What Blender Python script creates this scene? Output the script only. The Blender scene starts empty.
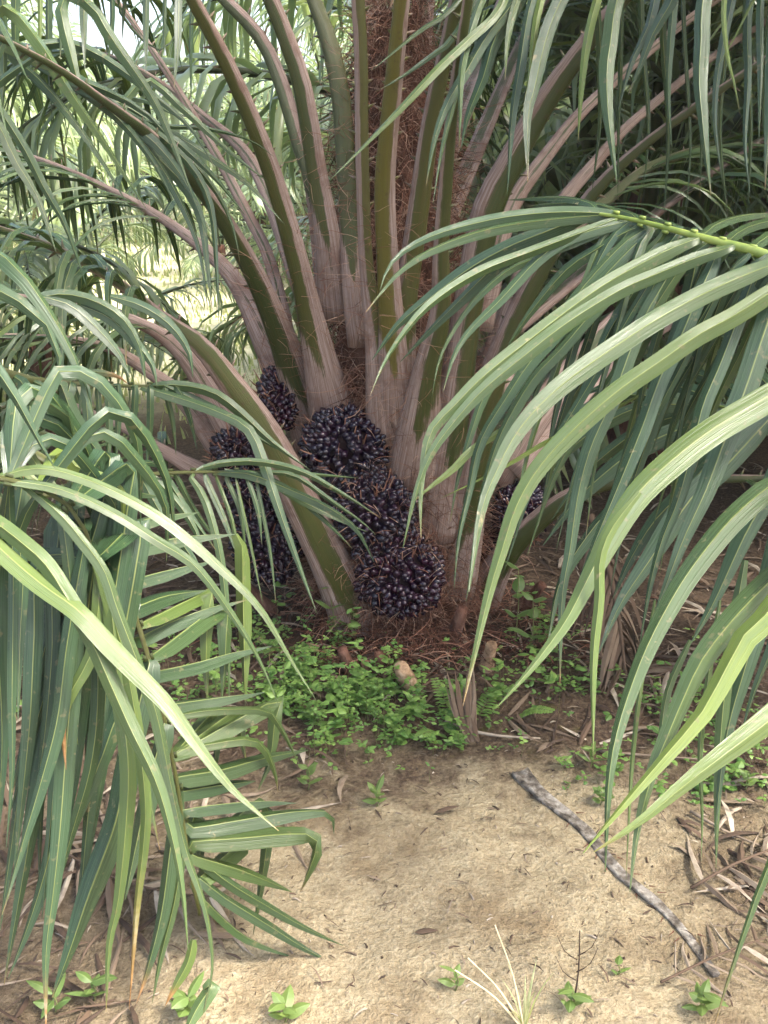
import bpy, bmesh, math, random
from mathutils import Vector, Matrix, noise, Euler
R = random.Random(7)
GLARE = .0014
PI = math.pi
scn = bpy.context.scene
COL = scn.collection
V = Vector

# ------------------------------------------------------------------ camera
CAM = V((0, 0, 1.6)); PITCH = math.radians(20); F = 1005.0
FW = V((0, math.cos(PITCH), -math.sin(PITCH))); UP = V((0, math.sin(PITCH), math.cos(PITCH))); RT = V((1, 0, 0))
cam = bpy.data.cameras.new('camera'); co = bpy.data.objects.new('camera', cam); COL.objects.link(co)
cam.sensor_fit = 'VERTICAL'; cam.sensor_height = 36; cam.lens = F / 1024 * 36
cam.clip_end = 2000; cam.clip_start = 0.02
co.location = CAM; co.rotation_euler = (PI / 2 - PITCH, 0, 0)
scn.camera = co

def ray(px, py): return FW + RT * ((px - 384) / F) + UP * ((512 - py) / F)
def P(px, py, d): return CAM + ray(px, py) * d
TX, TY, TR = 0.04, 3.27, 0.25          # axis and radius of the main palm's trunk
def dsurf(px, py, r=TR):
    d = ray(px, py); a = d.x * d.x + d.y * d.y
    b = -2 * (d.x * TX + d.y * TY); c = TX * TX + TY * TY - r * r
    q = b * b - 4 * a * c
    if q < 0: return -b / (2 * a)
    return (-b - math.sqrt(q)) / (2 * a)

def fbm(x, y, z=0.0, o=4):
    return noise.fractal(V((x, y, z)), 1.0, 2.0, o)
def gz(x, y):
    h = 0.03 * fbm(x * .9, y * .9) + 0.012 * fbm(x * 4, y * 4, 3)
    near = max(0.0, 1 - abs(y - 2.6) / 4)
    h += near * 0.007 * fbm(x * 22, y * 22, 7, 3)
    r = math.hypot(x - TX, y - TY)
    h += 0.07 * math.exp(-(r / 0.75) ** 2)
    far = max(0.0, math.hypot(x, y) - 8)
    h += min(far, 60) * 0.006 * (1 + fbm(x * .05, y * .05, 9))
    return h
def G(px, py, up=0.0):
    d = ray(px, py); t = -CAM.z / d.z; p = CAM + d * t
    for _ in range(6):
        t = (gz(p.x, p.y) - CAM.z) / d.z; p = CAM + d * t
    p.z += up
    return p

# ------------------------------------------------------------------ mesh builder
class MB:
    def __init__(s): s.v = []; s.f = []; s.m = []; s.a = []
    def vert(s, p, lu=0.5, lv=0.0, yel=0.0, brn=0.0):
        s.v.append((p[0], p[1], p[2])); s.a.append((lu, lv, yel, brn)); return len(s.v) - 1
    def face(s, idx, m=0): s.f.append(tuple(idx)); s.m.append(m)
    def build(s, name, mats, parent=None, smooth=True, loc=None):
        me = bpy.data.meshes.new(name)
        off = V(loc) if loc is not None else None
        vs = s.v if off is None else [(x - off.x, y - off.y, z - off.z) for x, y, z in s.v]
        me.from_pydata(vs, [], s.f)
        if not isinstance(mats, (list, tuple)): mats = [mats]
        for m in mats: me.materials.append(m)
        me.polygons.foreach_set('material_index', s.m)
        me.polygons.foreach_set('use_smooth', [smooth] * len(s.f))
        for k, nm in enumerate(('lu', 'lv', 'yel', 'brn')):
            at = me.attributes.new(nm, 'FLOAT', 'POINT')
            at.data.foreach_set('value', [q[k] for q in s.a])
        me.update()
        o = bpy.data.objects.new(name, me); COL.objects.link(o)
        if parent is not None: o.parent = parent
        if off is not None: o.location = off
        return o

def tag(o, label=None, cat=None, group=None, kind=None):
    if label: o['label'] = label
    if cat: o['category'] = cat
    if group: o['group'] = group
    if kind: o['kind'] = kind
    return o
def empty(name, loc, label, cat, group=None):
    o = bpy.data.objects.new(name, None); COL.objects.link(o); o.location = loc
    o.empty_display_size = .1
    return tag(o, label, cat, group)
def local(parent, pts):
    return [p - parent.location for p in pts]

def crom(pts, n):
    """Catmull-Rom through pts (Vectors), n+1 samples even in arc length."""
    P_ = [pts[0] * 2 - pts[1]] + list(pts) + [pts[-1] * 2 - pts[-2]]
    fine = []
    for i in range(1, len(P_) - 2):
        a, b, c, d = P_[i - 1], P_[i], P_[i + 1], P_[i + 2]
        for k in range(8):
            t = k / 8
            fine.append(.5 * ((2 * b) + (c - a) * t + (2 * a - 5 * b + 4 * c - d) * t * t + (3 * b - a - 3 * c + d) * t ** 3))
    fine.append(P_[-2].copy())
    L = [0]
    for i in range(1, len(fine)): L.append(L[-1] + (fine[i] - fine[i - 1]).length)
    out = []; j = 0
    for k in range(n + 1):
        s = L[-1] * k / n
        while j < len(L) - 2 and L[j + 1] < s: j += 1
        u = (s - L[j]) / max(1e-9, L[j + 1] - L[j])
        out.append(fine[j].lerp(fine[j + 1], min(1, max(0, u))))
    return out, L[-1]
def ss(x): x = min(1, max(0, x)); return x * x * (3 - 2 * x)
def prof(t):
    a = 0.5 + 0.5 * ss(t / 0.14)
    b = 1 if t < .5 else 1 - .97 * ((t - .5) / .5) ** 1.35
    return a * b

def leaf(mb, pts, w, nseg=10, fold=.35, yel=0., brn=0., hint=None, roll0=0., roll1=0., m=0, prf=prof, two=True, tipcut=None):
    """one leaflet: a folded, tapering strip along pts; hint(p) gives the side its ridge faces"""
    c, L = crom(pts, nseg)
    ids = []
    for i, p in enumerate(c):
        t = i / nseg
        T = (c[min(i + 1, nseg)] - c[max(i - 1, 0)]).normalized()
        N = hint(p) if hint else V((0, 0, 1))
        S = T.cross(N)
        if S.length < 1e-4: S = V((1, 0, 0))
        S.normalize(); N = S.cross(T).normalized()
        r = roll0 + (roll1 - roll0) * t
        S, N = S * math.cos(r) + N * math.sin(r), N * math.cos(r) - S * math.sin(r)
        h = w * .5 * prf(t); cf, sf = math.cos(fold), math.sin(fold)
        b_ = min(1, max(0, brn * 1.0 + (t - .8) * 4 * max(0, brn * 2) ))
        if brn < 0: b_ = ss((t - (1 + brn)) / .12)
        a = mb.vert(p - S * h * cf - N * h * sf, 0, t * L, yel, b_)
        q = mb.vert(p, .5, t * L, yel, b_)
        q2 = mb.vert(p, .5, t * L, yel, b_) if two else q
        b = mb.vert(p + S * h * cf - N * h * sf, 1, t * L, yel, b_)
        ids.append((a, q, q2, b))
    for i in range(nseg):
        A, B = ids[i], ids[i + 1]
        mb.face((A[0], A[1], B[1], B[0]), m); mb.face((A[2], A[3], B[3], B[2]), m)

def petiole(mb, pts, ws, n=26, pink=(0, 0, 0), thick=.62, spines=True, hint=None, m=0, yel=0., flare=0.):
    """leaf stalk with a rounded back and a flat inner face. pink=(side, share at foot, share at end):
       the fibrous grey-pink sheath margin along one or both edges"""
    c, L = crom(pts, n)
    nW = len(ws) - 1
    K = 16; rings = []
    # widths are given at the control points: spread by arc length
    cl = [0]
    for i in range(1, len(pts)): cl.append(cl[-1] + (pts[i] - pts[i - 1]).length)
    def W(t):
        s = t * cl[-1]
        for i in range(nW):
            if s <= cl[i + 1] or i == nW - 1:
                u = (s - cl[i]) / max(1e-6, cl[i + 1] - cl[i]); return ws[i] + (ws[i + 1] - ws[i]) * min(1, max(0, u))
    side, p0, p1 = pink
    for i, p in enumerate(c):
        t = i / n
        T = (c[min(i + 1, n)] - c[max(i - 1, 0)]).normalized()
        N = hint(p) if hint else (CAM - p)
        S = T.cross(N)
        if S.length < 1e-4: S = V((1, 0, 0))
        S.normalize()
        if S.x < 0 and not hint: S = -S
        N = T.cross(S)
        if N.dot((hint(p) if hint else (CAM - p))) < 0: N = -N
        w = W(t) * (1 + .3 * ss(1 - t / flare) if flare else 1); ring = []
        for k in range(K):
            a = 2 * PI * k / K
            x, y = math.cos(a), math.sin(a)
            y = y * thick if y > 0 else y * .28
            ex = x
            share = p0 + (p1 - p0) * t
            if side == 0: e = abs(ex)
            else: e = ex * side
            pk = ss((e - (1 - 2 * share)) / .55 + .3) if share > .01 else 0
            if flare: pk = max(pk, ss((abs(ex) - .75 + 1.5 * ss(1 - t / flare)) / .6) * ss(1.25 - t / flare))
            if y < 0: pk = max(pk, .35 if share > .25 else 0)
            q = p + S * x * w / 2 + N * y * w / 2
            ring.append(mb.vert(q, .5 + x / 2, t * L, yel, pk))
        rings.append(ring)
        if spines and t > .22 and t < .93 and w > .012:
            for sgn in (-1, 1):
                if R.random() < .8:
                    b = p + S * sgn * w * .47 - N * w * .03 + T * R.uniform(-.01, .01); h = R.uniform(.008, .026)
                    tip = b + S * sgn * h + T * h * .5
                    i0 = mb.vert(b - T * .006, 0, 0, yel, .3); i1 = mb.vert(b + T * .006, 0, 0, yel, .3); i2 = mb.vert(b + N * .004, 0, 0, yel, .3); i3 = mb.vert(tip, 0, 0, yel, .6)
                    mb.face((i0, i1, i3), m); mb.face((i1, i2, i3), m); mb.face((i2, i0, i3), m)
    for i in range(n):
        for k in range(K):
            k2 = (k + 1) % K
            mb.face((rings[i][k], rings[i][k2], rings[i + 1][k2], rings[i + 1][k]), m)
    mb.face(tuple(reversed(rings[0])), m); mb.face(tuple(rings[-1]), m)
    return c

def tube(mb, pts, r0, r1, n=8, K=6, m=0, yel=0., brn=0.):
    c, L = crom(pts, n); rings = []
    for i, p in enumerate(c):
        t = i / n; T = (c[min(i + 1, n)] - c[max(i - 1, 0)]).normalized()
        A = T.orthogonal().normalized(); B = T.cross(A); r = r0 + (r1 - r0) * t
        rings.append([mb.vert(p + (A * math.cos(2 * PI * k / K) + B * math.sin(2 * PI * k / K)) * r, k / K, t * L, yel, brn) for k in range(K)])
    for i in range(n):
        for k in range(K):
            mb.face((rings[i][k], rings[i][(k + 1) % K], rings[i + 1][(k + 1) % K], rings[i + 1][k]), m)
    mb.face(tuple(rings[-1]), m); mb.face(tuple(reversed(rings[0])), m)

def strand(mb, pts, w, m=0, brn=0., n=4):
    """thin fibre: a three-sided sliver"""
    c, L = crom(pts, n); ids = []
    for i, p in enumerate(c):
        T = (c[min(i + 1, n)] - c[max(i - 1, 0)]).normalized(); A = T.orthogonal().normalized(); B = T.cross(A)
        r = w * .5 * (1 - .7 * i / n)
        ids.append([mb.vert(p + (A * math.cos(2.0944 * k) + B * math.sin(2.0944 * k)) * r, .5, 0, brn, brn) for k in range(3)])
    for i in range(n):
        for k in range(3):
            mb.face((ids[i][k], ids[i][(k + 1) % 3], ids[i + 1][(k + 1) % 3], ids[i + 1][k]), m)

# ------------------------------------------------------------------ materials
def newmat(name):
    m = bpy.data.materials.new(name); m.use_nodes = True; nt = m.node_tree; nt.nodes.clear()
    return m, nt, nt.nodes, nt.links
def N_(nt, t, **kw):
    n = nt.nodes.new(t)
    for k, v in kw.items(): setattr(n, k, v)
    return n
def attr(nt, nm):
    n = nt.nodes.new('ShaderNodeAttribute'); n.attribute_name = nm; return n.outputs['Fac']
def mixc(nt, fac, a, b, mode='MIX'):
    n = nt.nodes.new('ShaderNodeMix'); n.data_type = 'RGBA'; n.blend_type = mode
    for s, v in ((0, fac), (6, a), (7, b)):
        if hasattr(v, 'is_output'): nt.links.new(v, n.inputs[s])
        elif isinstance(v, (int, float)): n.inputs[s].default_value = v
        else: n.inputs[s].default_value = (*v, 1)
    return n.outputs[2]
def math_(nt, op, a, b=0., c=None):
    n = nt.nodes.new('ShaderNodeMath'); n.operation = op
    for i, v in enumerate((a, b) if c is None else (a, b, c)):
        if hasattr(v, 'is_output'): nt.links.new(v, n.inputs[i])
        else: n.inputs[i].default_value = v
    return n.outputs[0]
def mapr(nt, v, a, b, c=0., d=1.):
    n = nt.nodes.new('ShaderNodeMapRange'); n.interpolation_type = 'SMOOTHSTEP'
    nt.links.new(v, n.inputs[0])
    for i, q in enumerate((a, b, c, d)): n.inputs[i + 1].default_value = q
    return n.outputs[0]
def noi(nt, scale, detail=4, rough=.6, vec=None, out=0):
    n = nt.nodes.new('ShaderNodeTexNoise'); n.inputs['Scale'].default_value = scale
    n.inputs['Detail'].default_value = detail; n.inputs['Roughness'].default_value = rough
    if vec is None:
        g = nt.nodes.new('ShaderNodeNewGeometry'); vec = g.outputs['Position']
    nt.links.new(vec, n.inputs['Vector'])
    return n.outputs[out]
def ramp(nt, fac, stops):
    n = nt.nodes.new('ShaderNodeValToRGB'); e = n.color_ramp.elements
    while len(e) < len(stops): e.new(.5)
    for k, (p, c) in enumerate(stops): e[k].position = p; e[k].color = (*c, 1)
    nt.links.new(fac, n.inputs[0]); return n.outputs[0]
def bump(nt, h, strength=.4, dist=.01):
    n = nt.nodes.new('ShaderNodeBump'); n.inputs['Strength'].default_value = strength; n.inputs['Distance'].default_value = dist
    nt.links.new(h, n.inputs['Height']); return n.outputs[0]
def princ(nt, col, rough=.6, spec=.5, nrm=None, trans=None, tcol=None):
    b = nt.nodes.new('ShaderNodeBsdfPrincipled'); o = nt.nodes.new('ShaderNodeOutputMaterial')
    for k, v in (('Base Color', col), ('Roughness', rough), ('Specular IOR Level', spec)):
        if hasattr(v, 'is_output'): nt.links.new(v, b.inputs[k])
        elif isinstance(v, (int, float)): b.inputs[k].default_value = v
        else: b.inputs[k].default_value = (*v, 1)
    if nrm is not None: nt.links.new(nrm, b.inputs['Normal'])
    if trans:
        t = nt.nodes.new('ShaderNodeBsdfTranslucent'); mx = nt.nodes.new('ShaderNodeMixShader'); mx.inputs[0].default_value = trans
        nt.links.new(tcol, t.inputs[0]); nt.links.new(b.outputs[0], mx.inputs[1]); nt.links.new(t.outputs[0], mx.inputs[2])
        nt.links.new(mx.outputs[0], o.inputs[0])
    else: nt.links.new(b.outputs[0], o.inputs[0])
    return b

def leaf_mat(name, c0=(.02, .048, .023), c1=(.15, .2, .03), rough=.25, trans=.18, veins=True):
    m, nt, nd, ln = newmat(name)
    u = attr(nt, 'lu'); v = attr(nt, 'lv'); y = attr(nt, 'yel'); br = attr(nt, 'brn')
    col = mixc(nt, y, c0, c1)
    g = noi(nt, 9, 3, .6)
    col = mixc(nt, mapr(nt, g, .3, .7, 0, .45), col, mixc(nt, y, (c0[0] * 1.7, c0[1] * 1.35, c0[2] * .9), (c1[0] * .8, c1[1] * .9, c1[2])))
    if veins:
        cm = nd.new('ShaderNodeCombineXYZ'); ln.new(math_(nt, 'MULTIPLY', u, 34.), cm.inputs[0]); ln.new(math_(nt, 'MULTIPLY', v, 2.5), cm.inputs[1])
        vn = noi(nt, 1.0, 2, .5, vec=cm.outputs[0])
        col = mixc(nt, mapr(nt, vn, .42, .66, 0, .5), col, (.06, .105, .048), 'MIX')
        col = mixc(nt, mapr(nt, vn, .3, .46, .45, 0), col, (.010, .025, .010), 'MIX')
        cm9 = nd.new('ShaderNodeCombineXYZ'); ln.new(math_(nt, 'MULTIPLY', v, 7.), cm9.inputs[1]); ln.new(u, cm9.inputs[0])
        col = mixc(nt, mapr(nt, noi(nt, 1.3, 4, .7), .5, .75, 0, .3), col, (.06, .09, .03))
        mid = math_(nt, 'ABSOLUTE', math_(nt, 'SUBTRACT', u, .5))
        col = mixc(nt, mapr(nt, mid, .01, .045, .6, 0), col, (.24, .27, .08))
        nrm = bump(nt, vn, .45, .005)
    else: nrm = None
    sp = noi(nt, 55, 2, .6)
    col = mixc(nt, mapr(nt, sp, .62, .74, 0, .6), col, (.13, .12, .055))
    col = mixc(nt, mapr(nt, noi(nt, 17, 4, .7), .66, .74, 0, .75), col, (.24, .2, .10))
    bc = ramp(nt, noi(nt, 30, 3), [(.3, (.10, .05, .02)), (.55, (.26, .14, .05)), (.8, (.42, .36, .28))])
    col = mixc(nt, br, col, bc)
    tc = mixc(nt, .5, mixc(nt, 1, col, (2.2, 2.2, 1.2), 'MULTIPLY'), col)
    princ(nt, col, rough, .6, nrm, trans, tc)
    return m
M = {}
M['leaf'] = leaf_mat('palm_leaflet')
M['leaf_dark'] = leaf_mat('palm_leaflet_painted_shade', (.012, .034, .010), (.09, .125, .016), .34, .16)  # darker copy of the leaflet green, shade painted into the colour
M['leaf_far'] = leaf_mat('distant_palm_leaflet', (.10, .155, .085), (.28, .32, .14), .33, .3, veins=False)  # leaflet green lightened, blown-out background light put into the colour
def stalk_mat():
    m, nt, nd, ln = newmat('palm_stalk')
    pk = attr(nt, 'brn'); y = attr(nt, 'yel'); v = attr(nt, 'lv'); u = attr(nt, 'lu')
    green = mixc(nt, y, (.026, .042, .009), (.11, .092, .014))
    cm = nd.new('ShaderNodeCombineXYZ'); ln.new(math_(nt, 'MULTIPLY', u, 14.), cm.inputs[0]); ln.new(math_(nt, 'MULTIPLY', v, 2.), cm.inputs[1])
    st = noi(nt, 1., 4, .6, vec=cm.outputs[0])
    green = mixc(nt, mapr(nt, st, .42, .7, 0, .5), green, (.075, .055, .016))
    green = mixc(nt, mapr(nt, noi(nt, 45, 3), .6, .7, 0, .5), green, (.05, .03, .015))
    cm2 = nd.new('ShaderNodeCombineXYZ'); ln.new(math_(nt, 'MULTIPLY', u, 40.), cm2.inputs[0]); ln.new(math_(nt, 'MULTIPLY', v, 5.), cm2.inputs[1])
    fb = noi(nt, 1., 5, .7, vec=cm2.outputs[0])
    pink = ramp(nt, fb, [(.3, (.07, .04, .03)), (.5, (.215, .15, .122)), (.72, (.38, .315, .285))])
    w = noi(nt, 18, 3)
    fac = mapr(nt, math_(nt, 'ADD', pk, math_(nt, 'ADD', math_(nt, 'MULTIPLY', math_(nt, 'SUBTRACT', w, .5), .8), math_(nt, 'MULTIPLY', math_(nt, 'SUBTRACT', fb, .5), 1.1))), .3, .62)
    col = mixc(nt, fac, green, pink)
    col = mixc(nt, mapr(nt, noi(nt, 14, 5, .7), .55, .68, 0, .55), col, (.07, .036, .022)) if False else col
    col = mixc(nt, mapr(nt, math_(nt, 'ABSOLUTE', math_(nt, 'SUBTRACT', fac, .45)), .05, .4, .55, 0), col, (.07, .042, .022))
    blot = math_(nt, 'MULTIPLY', mapr(nt, noi(nt, 9, 5, .7), .5, .66, 0, .6), fac)
    col = mixc(nt, blot, col, (.12, .065, .045))
    rough = mapr(nt, pk, .2, .6, .38, .8)
    princ(nt, col, rough, .4, bump(nt, fb, .5, .006))
    return m
M['stalk'] = stalk_mat()
def rachis_mat():
    m, nt, nd, ln = newmat('frond_midrib')
    col = ramp(nt, noi(nt, 30, 3), [(.3, (.10, .15, .025)), (.6, (.2, .25, .05)), (.8, (.28, .3, .08))])
    princ(nt, col, .4, .4); return m
M['rachis'] = rachis_mat()
def simple(name, stops, scale=20, rough=.8, spec=.3, bs=.5, bd=.01, detail=5, sc3=None):
    m, nt, nd, ln = newmat(name)
    vec = None
    if sc3:
        tc = nd.new('ShaderNodeNewGeometry'); mp = nd.new('ShaderNodeMapping'); mp.inputs['Scale'].default_value = sc3
        ln.new(tc.outputs['Position'], mp.inputs[0]); vec = mp.outputs[0]
    n = noi(nt, scale, detail, .65, vec=vec)
    princ(nt, ramp(nt, n, stops), rough, spec, bump(nt, n, bs, bd))
    return m
M['trunk'] = simple('fibrous_trunk', [(.3, (.03, .014, .010)), (.5, (.11, .054, .037)), (.72, (.22, .13, .095))], 22, .95, .1, .9, .03, sc3=(1, 1, .35))
M['fibre'] = None
def fibre_mat():
    m, nt, nd, ln = newmat('palm_fibre')
    b = attr(nt, 'brn')
    col = ramp(nt, b, [(0, (.05, .02, .012)), (.5, (.19, .085, .052)), (1, (.36, .24, .17))])
    princ(nt, col, .8, .2); return m
M['fibre'] = fibre_mat()
def fruit_mat():
    m, nt, nd, ln = newmat('oil_palm_fruit')
    v = attr(nt, 'lv'); y = attr(nt, 'yel')
    col = mixc(nt, y, (.006, .0035, .011), (.03, .006, .014))
    col = mixc(nt, mapr(nt, v, .0, .35, 1, 0), col, (.09, .022, .012))
    princ(nt, col, .13, .42); return m
M['fruit'] = fruit_mat()
M['bunch_core'] = simple('bunch_core', [(.3, (.008, .005, .006)), (.7, (.03, .014, .012))], 40, .9, .2)
M['stub'] = simple('cut_stalk', [(.3, (.06, .035, .02)), (.5, (.26, .17, .10)), (.75, (.5, .38, .25))], 26, .8, .2)
M['grey_stalk'] = simple('weathered_stalk', [(.32, (.018, .014, .011)), (.45, (.10, .083, .064)), (.58, (.22, .20, .17)), (.75, (.40, .37, .32))], 34, .75, .3, .8, .01)
M['dry_leaf'] = None
def dry_mat():
    m, nt, nd, ln = newmat('dry_leaf')
    b = attr(nt, 'brn'); y = attr(nt, 'yel')
    col = ramp(nt, b, [(0, (.03, .02, .014)), (.4, (.085, .056, .036)), (.7, (.17, .13, .09)), (1, (.36, .31, .24))])
    n = noi(nt, 40, 3)
    col = mixc(nt, mapr(nt, n, .35, .7, 0, .5), col, (.09, .055, .035))
    princ(nt, col, .8, .25); return m
M['dry_leaf'] = dry_mat()
def weed_mat(name, c0, c1, trans=.3, rough=.45):
    m, nt, nd, ln = newmat(name)
    y = attr(nt, 'yel'); u = attr(nt, 'lu')
    col = mixc(nt, y, c0, c1)
    mid = math_(nt, 'ABSOLUTE', math_(nt, 'SUBTRACT', u, .5))
    col = mixc(nt, mapr(nt, mid, .03, .1, .4, 0), col, (.2, .28, .1))
    col = mixc(nt, mapr(nt, noi(nt, 60, 2), .35, .7, 0, .35), col, (.09, .13, .03))
    tc = mixc(nt, 1, col, (1.8, 1.9, 1.), 'MULTIPLY')
    princ(nt, col, rough, .4, None, trans, tc); return m
M['weed'] = weed_mat('weed_leaf', (.06, .14, .03), (.19, .30, .07))
M['seedling'] = weed_mat('seedling_leaf', (.06, .115, .03), (.15, .21, .06))
M['stem'] = simple('weed_stem', [(.3, (.08, .09, .03)), (.7, (.16, .17, .06))], 40, .7)
M['straw'] = simple('straw', [(.3, (.5, .42, .25)), (.7, (.66, .58, .38))], 40, .7)
M['grass'] = weed_mat('grass_blade', (.22, .27, .11), (.55, .52, .34), .3, .6)

def ground_mat():
    m, nt, nd, ln = newmat('ground')
    g = nd.new('ShaderNodeNewGeometry'); sx = nd.new('ShaderNodeSeparateXYZ'); ln.new(g.outputs['Position'], sx.inputs[0])
    X, Y = sx.outputs[0], sx.outputs[1]
    n1 = noi(nt, 1.7, 5, .6); n2 = noi(nt, 11, 5, .65); n3 = noi(nt, 70, 4, .7); n4 = noi(nt, 260, 2, .6)
    sand = ramp(nt, n3, [(.22, (.20, .155, .088)), (.5, (.31, .255, .158)), (.78, (.41, .355, .24))])
    sand = mixc(nt, mapr(nt, n2, .44, .7, 0, .6), sand, (.15, .112, .066))
    sand = mixc(nt, mapr(nt, noi(nt, 3.2, 5, .65), .47, .64, 0, .6), sand, (.17, .12, .066))
    sand = mixc(nt, mapr(nt, n4, .54, .7, 0, .4), sand, (.15, .105, .07))
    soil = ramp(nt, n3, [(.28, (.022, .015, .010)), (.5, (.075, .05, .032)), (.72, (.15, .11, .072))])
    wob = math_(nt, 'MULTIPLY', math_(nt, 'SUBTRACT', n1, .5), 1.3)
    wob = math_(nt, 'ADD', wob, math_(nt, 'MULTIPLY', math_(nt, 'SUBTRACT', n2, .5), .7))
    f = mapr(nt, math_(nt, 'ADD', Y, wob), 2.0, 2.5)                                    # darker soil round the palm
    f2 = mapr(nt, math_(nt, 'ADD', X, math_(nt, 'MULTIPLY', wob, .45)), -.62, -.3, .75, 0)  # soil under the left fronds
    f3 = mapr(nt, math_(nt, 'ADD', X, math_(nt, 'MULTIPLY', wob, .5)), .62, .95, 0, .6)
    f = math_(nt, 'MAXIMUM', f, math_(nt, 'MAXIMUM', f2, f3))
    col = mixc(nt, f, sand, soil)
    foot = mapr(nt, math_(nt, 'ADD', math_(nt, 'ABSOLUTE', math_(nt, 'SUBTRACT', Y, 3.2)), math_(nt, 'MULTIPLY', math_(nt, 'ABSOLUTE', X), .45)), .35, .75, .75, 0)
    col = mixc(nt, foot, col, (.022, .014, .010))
    moss = mapr(nt, n2, .56, .7, 0, .55)
    band = mapr(nt, math_(nt, 'ABSOLUTE', math_(nt, 'SUBTRACT', Y, 2.62)), .1, .35, 1, 0)
    col = mixc(nt, math_(nt, 'MULTIPLY', moss, band), col, (.10, .095, .025))
    far = ramp(nt, noi(nt, 2.2, 5, .7), [(.3, (.3, .3, .16)), (.5, (.5, .47, .3)), (.7, (.62, .58, .42))])
    col = mixc(nt, mapr(nt, math_(nt, 'ADD', Y, wob), 5.6, 7.5), col, far)
    h = math_(nt, 'ADD', math_(nt, 'MULTIPLY', n3, .6), math_(nt, 'MULTIPLY', n2, .8))
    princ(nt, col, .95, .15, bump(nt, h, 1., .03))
    return m
M['ground'] = ground_mat()

# ------------------------------------------------------------------ world, sun
SUN_EL, SUN_AZ = math.radians(58), math.radians(115)      # azimuth from +Y towards +X
w = bpy.data.worlds.new('World'); scn.world = w; w.use_nodes = True
nt = w.node_tree; nt.nodes.clear()
sky = nt.nodes.new('ShaderNodeTexSky'); sky.sky_type = 'NISHITA'; sky.sun_disc = False
sky.sun_elevation = SUN_EL; sky.sun_rotation = SUN_AZ; sky.dust_density = 6; sky.air_density = 1.0; sky.ozone_density = 1.0
bg = nt.nodes.new('ShaderNodeBackground'); bg.inputs[1].default_value = .1
wo = nt.nodes.new('ShaderNodeOutputWorld'); nt.links.new(sky.outputs[0], bg.inputs[0]); nt.links.new(bg.outputs[0], wo.inputs[0])
sl = bpy.data.lights.new('sun', 'SUN'); sl.energy = 1.5; sl.angle = math.radians(10); sl.color = (1, .96, .88)
so = bpy.data.objects.new('sun', sl); COL.objects.link(so); so.location = (0, 0, 20)
sd = V((math.sin(SUN_AZ) * math.cos(SUN_EL), math.cos(SUN_AZ) * math.cos(SUN_EL), math.sin(SUN_EL)))
so.rotation_euler = sd.to_track_quat('Z', 'Y').to_euler()
vs = scn.view_settings; vs.view_transform = 'Standard'; vs.look = 'None'; vs.gamma = 1; vs.use_curve_mapping = False
vs.exposure = 3.2
scn.cycles.max_bounces = 8; scn.cycles.diffuse_bounces = 4; scn.cycles.transmission_bounces = 4; scn.cycles.transparent_max_bounces = 4

# ------------------------------------------------------------------ ground
def axis(lo, hi, a, b, step):
    xs = []; x = a
    while x <= b + 1e-6: xs.append(x); x += step
    s = step; x = xs[-1]
    while x < hi: s *= 1.22; x += s; xs.append(x)
    s = step; x = xs[0]; pre = []
    while x > lo: s *= 1.22; x -= s; pre.append(x)
    return list(reversed(pre)) + xs
xs = axis(-300, 300, -1.5, 1.7, .022); ys = axis(-60, 500, 1.25, 3.9, .022)
g = MB()
for y in ys:
    for x in xs: g.vert((x, y, gz(x, y)))
nx = len(xs)
for j in range(len(ys) - 1):
    for i in range(nx - 1):
        a = j * nx + i; g.face((a, a + 1, a + nx + 1, a + nx))
tag(g.build('ground', M['ground']), 'sandy ground turning to dark soil round the palm', kind='structure')

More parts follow.
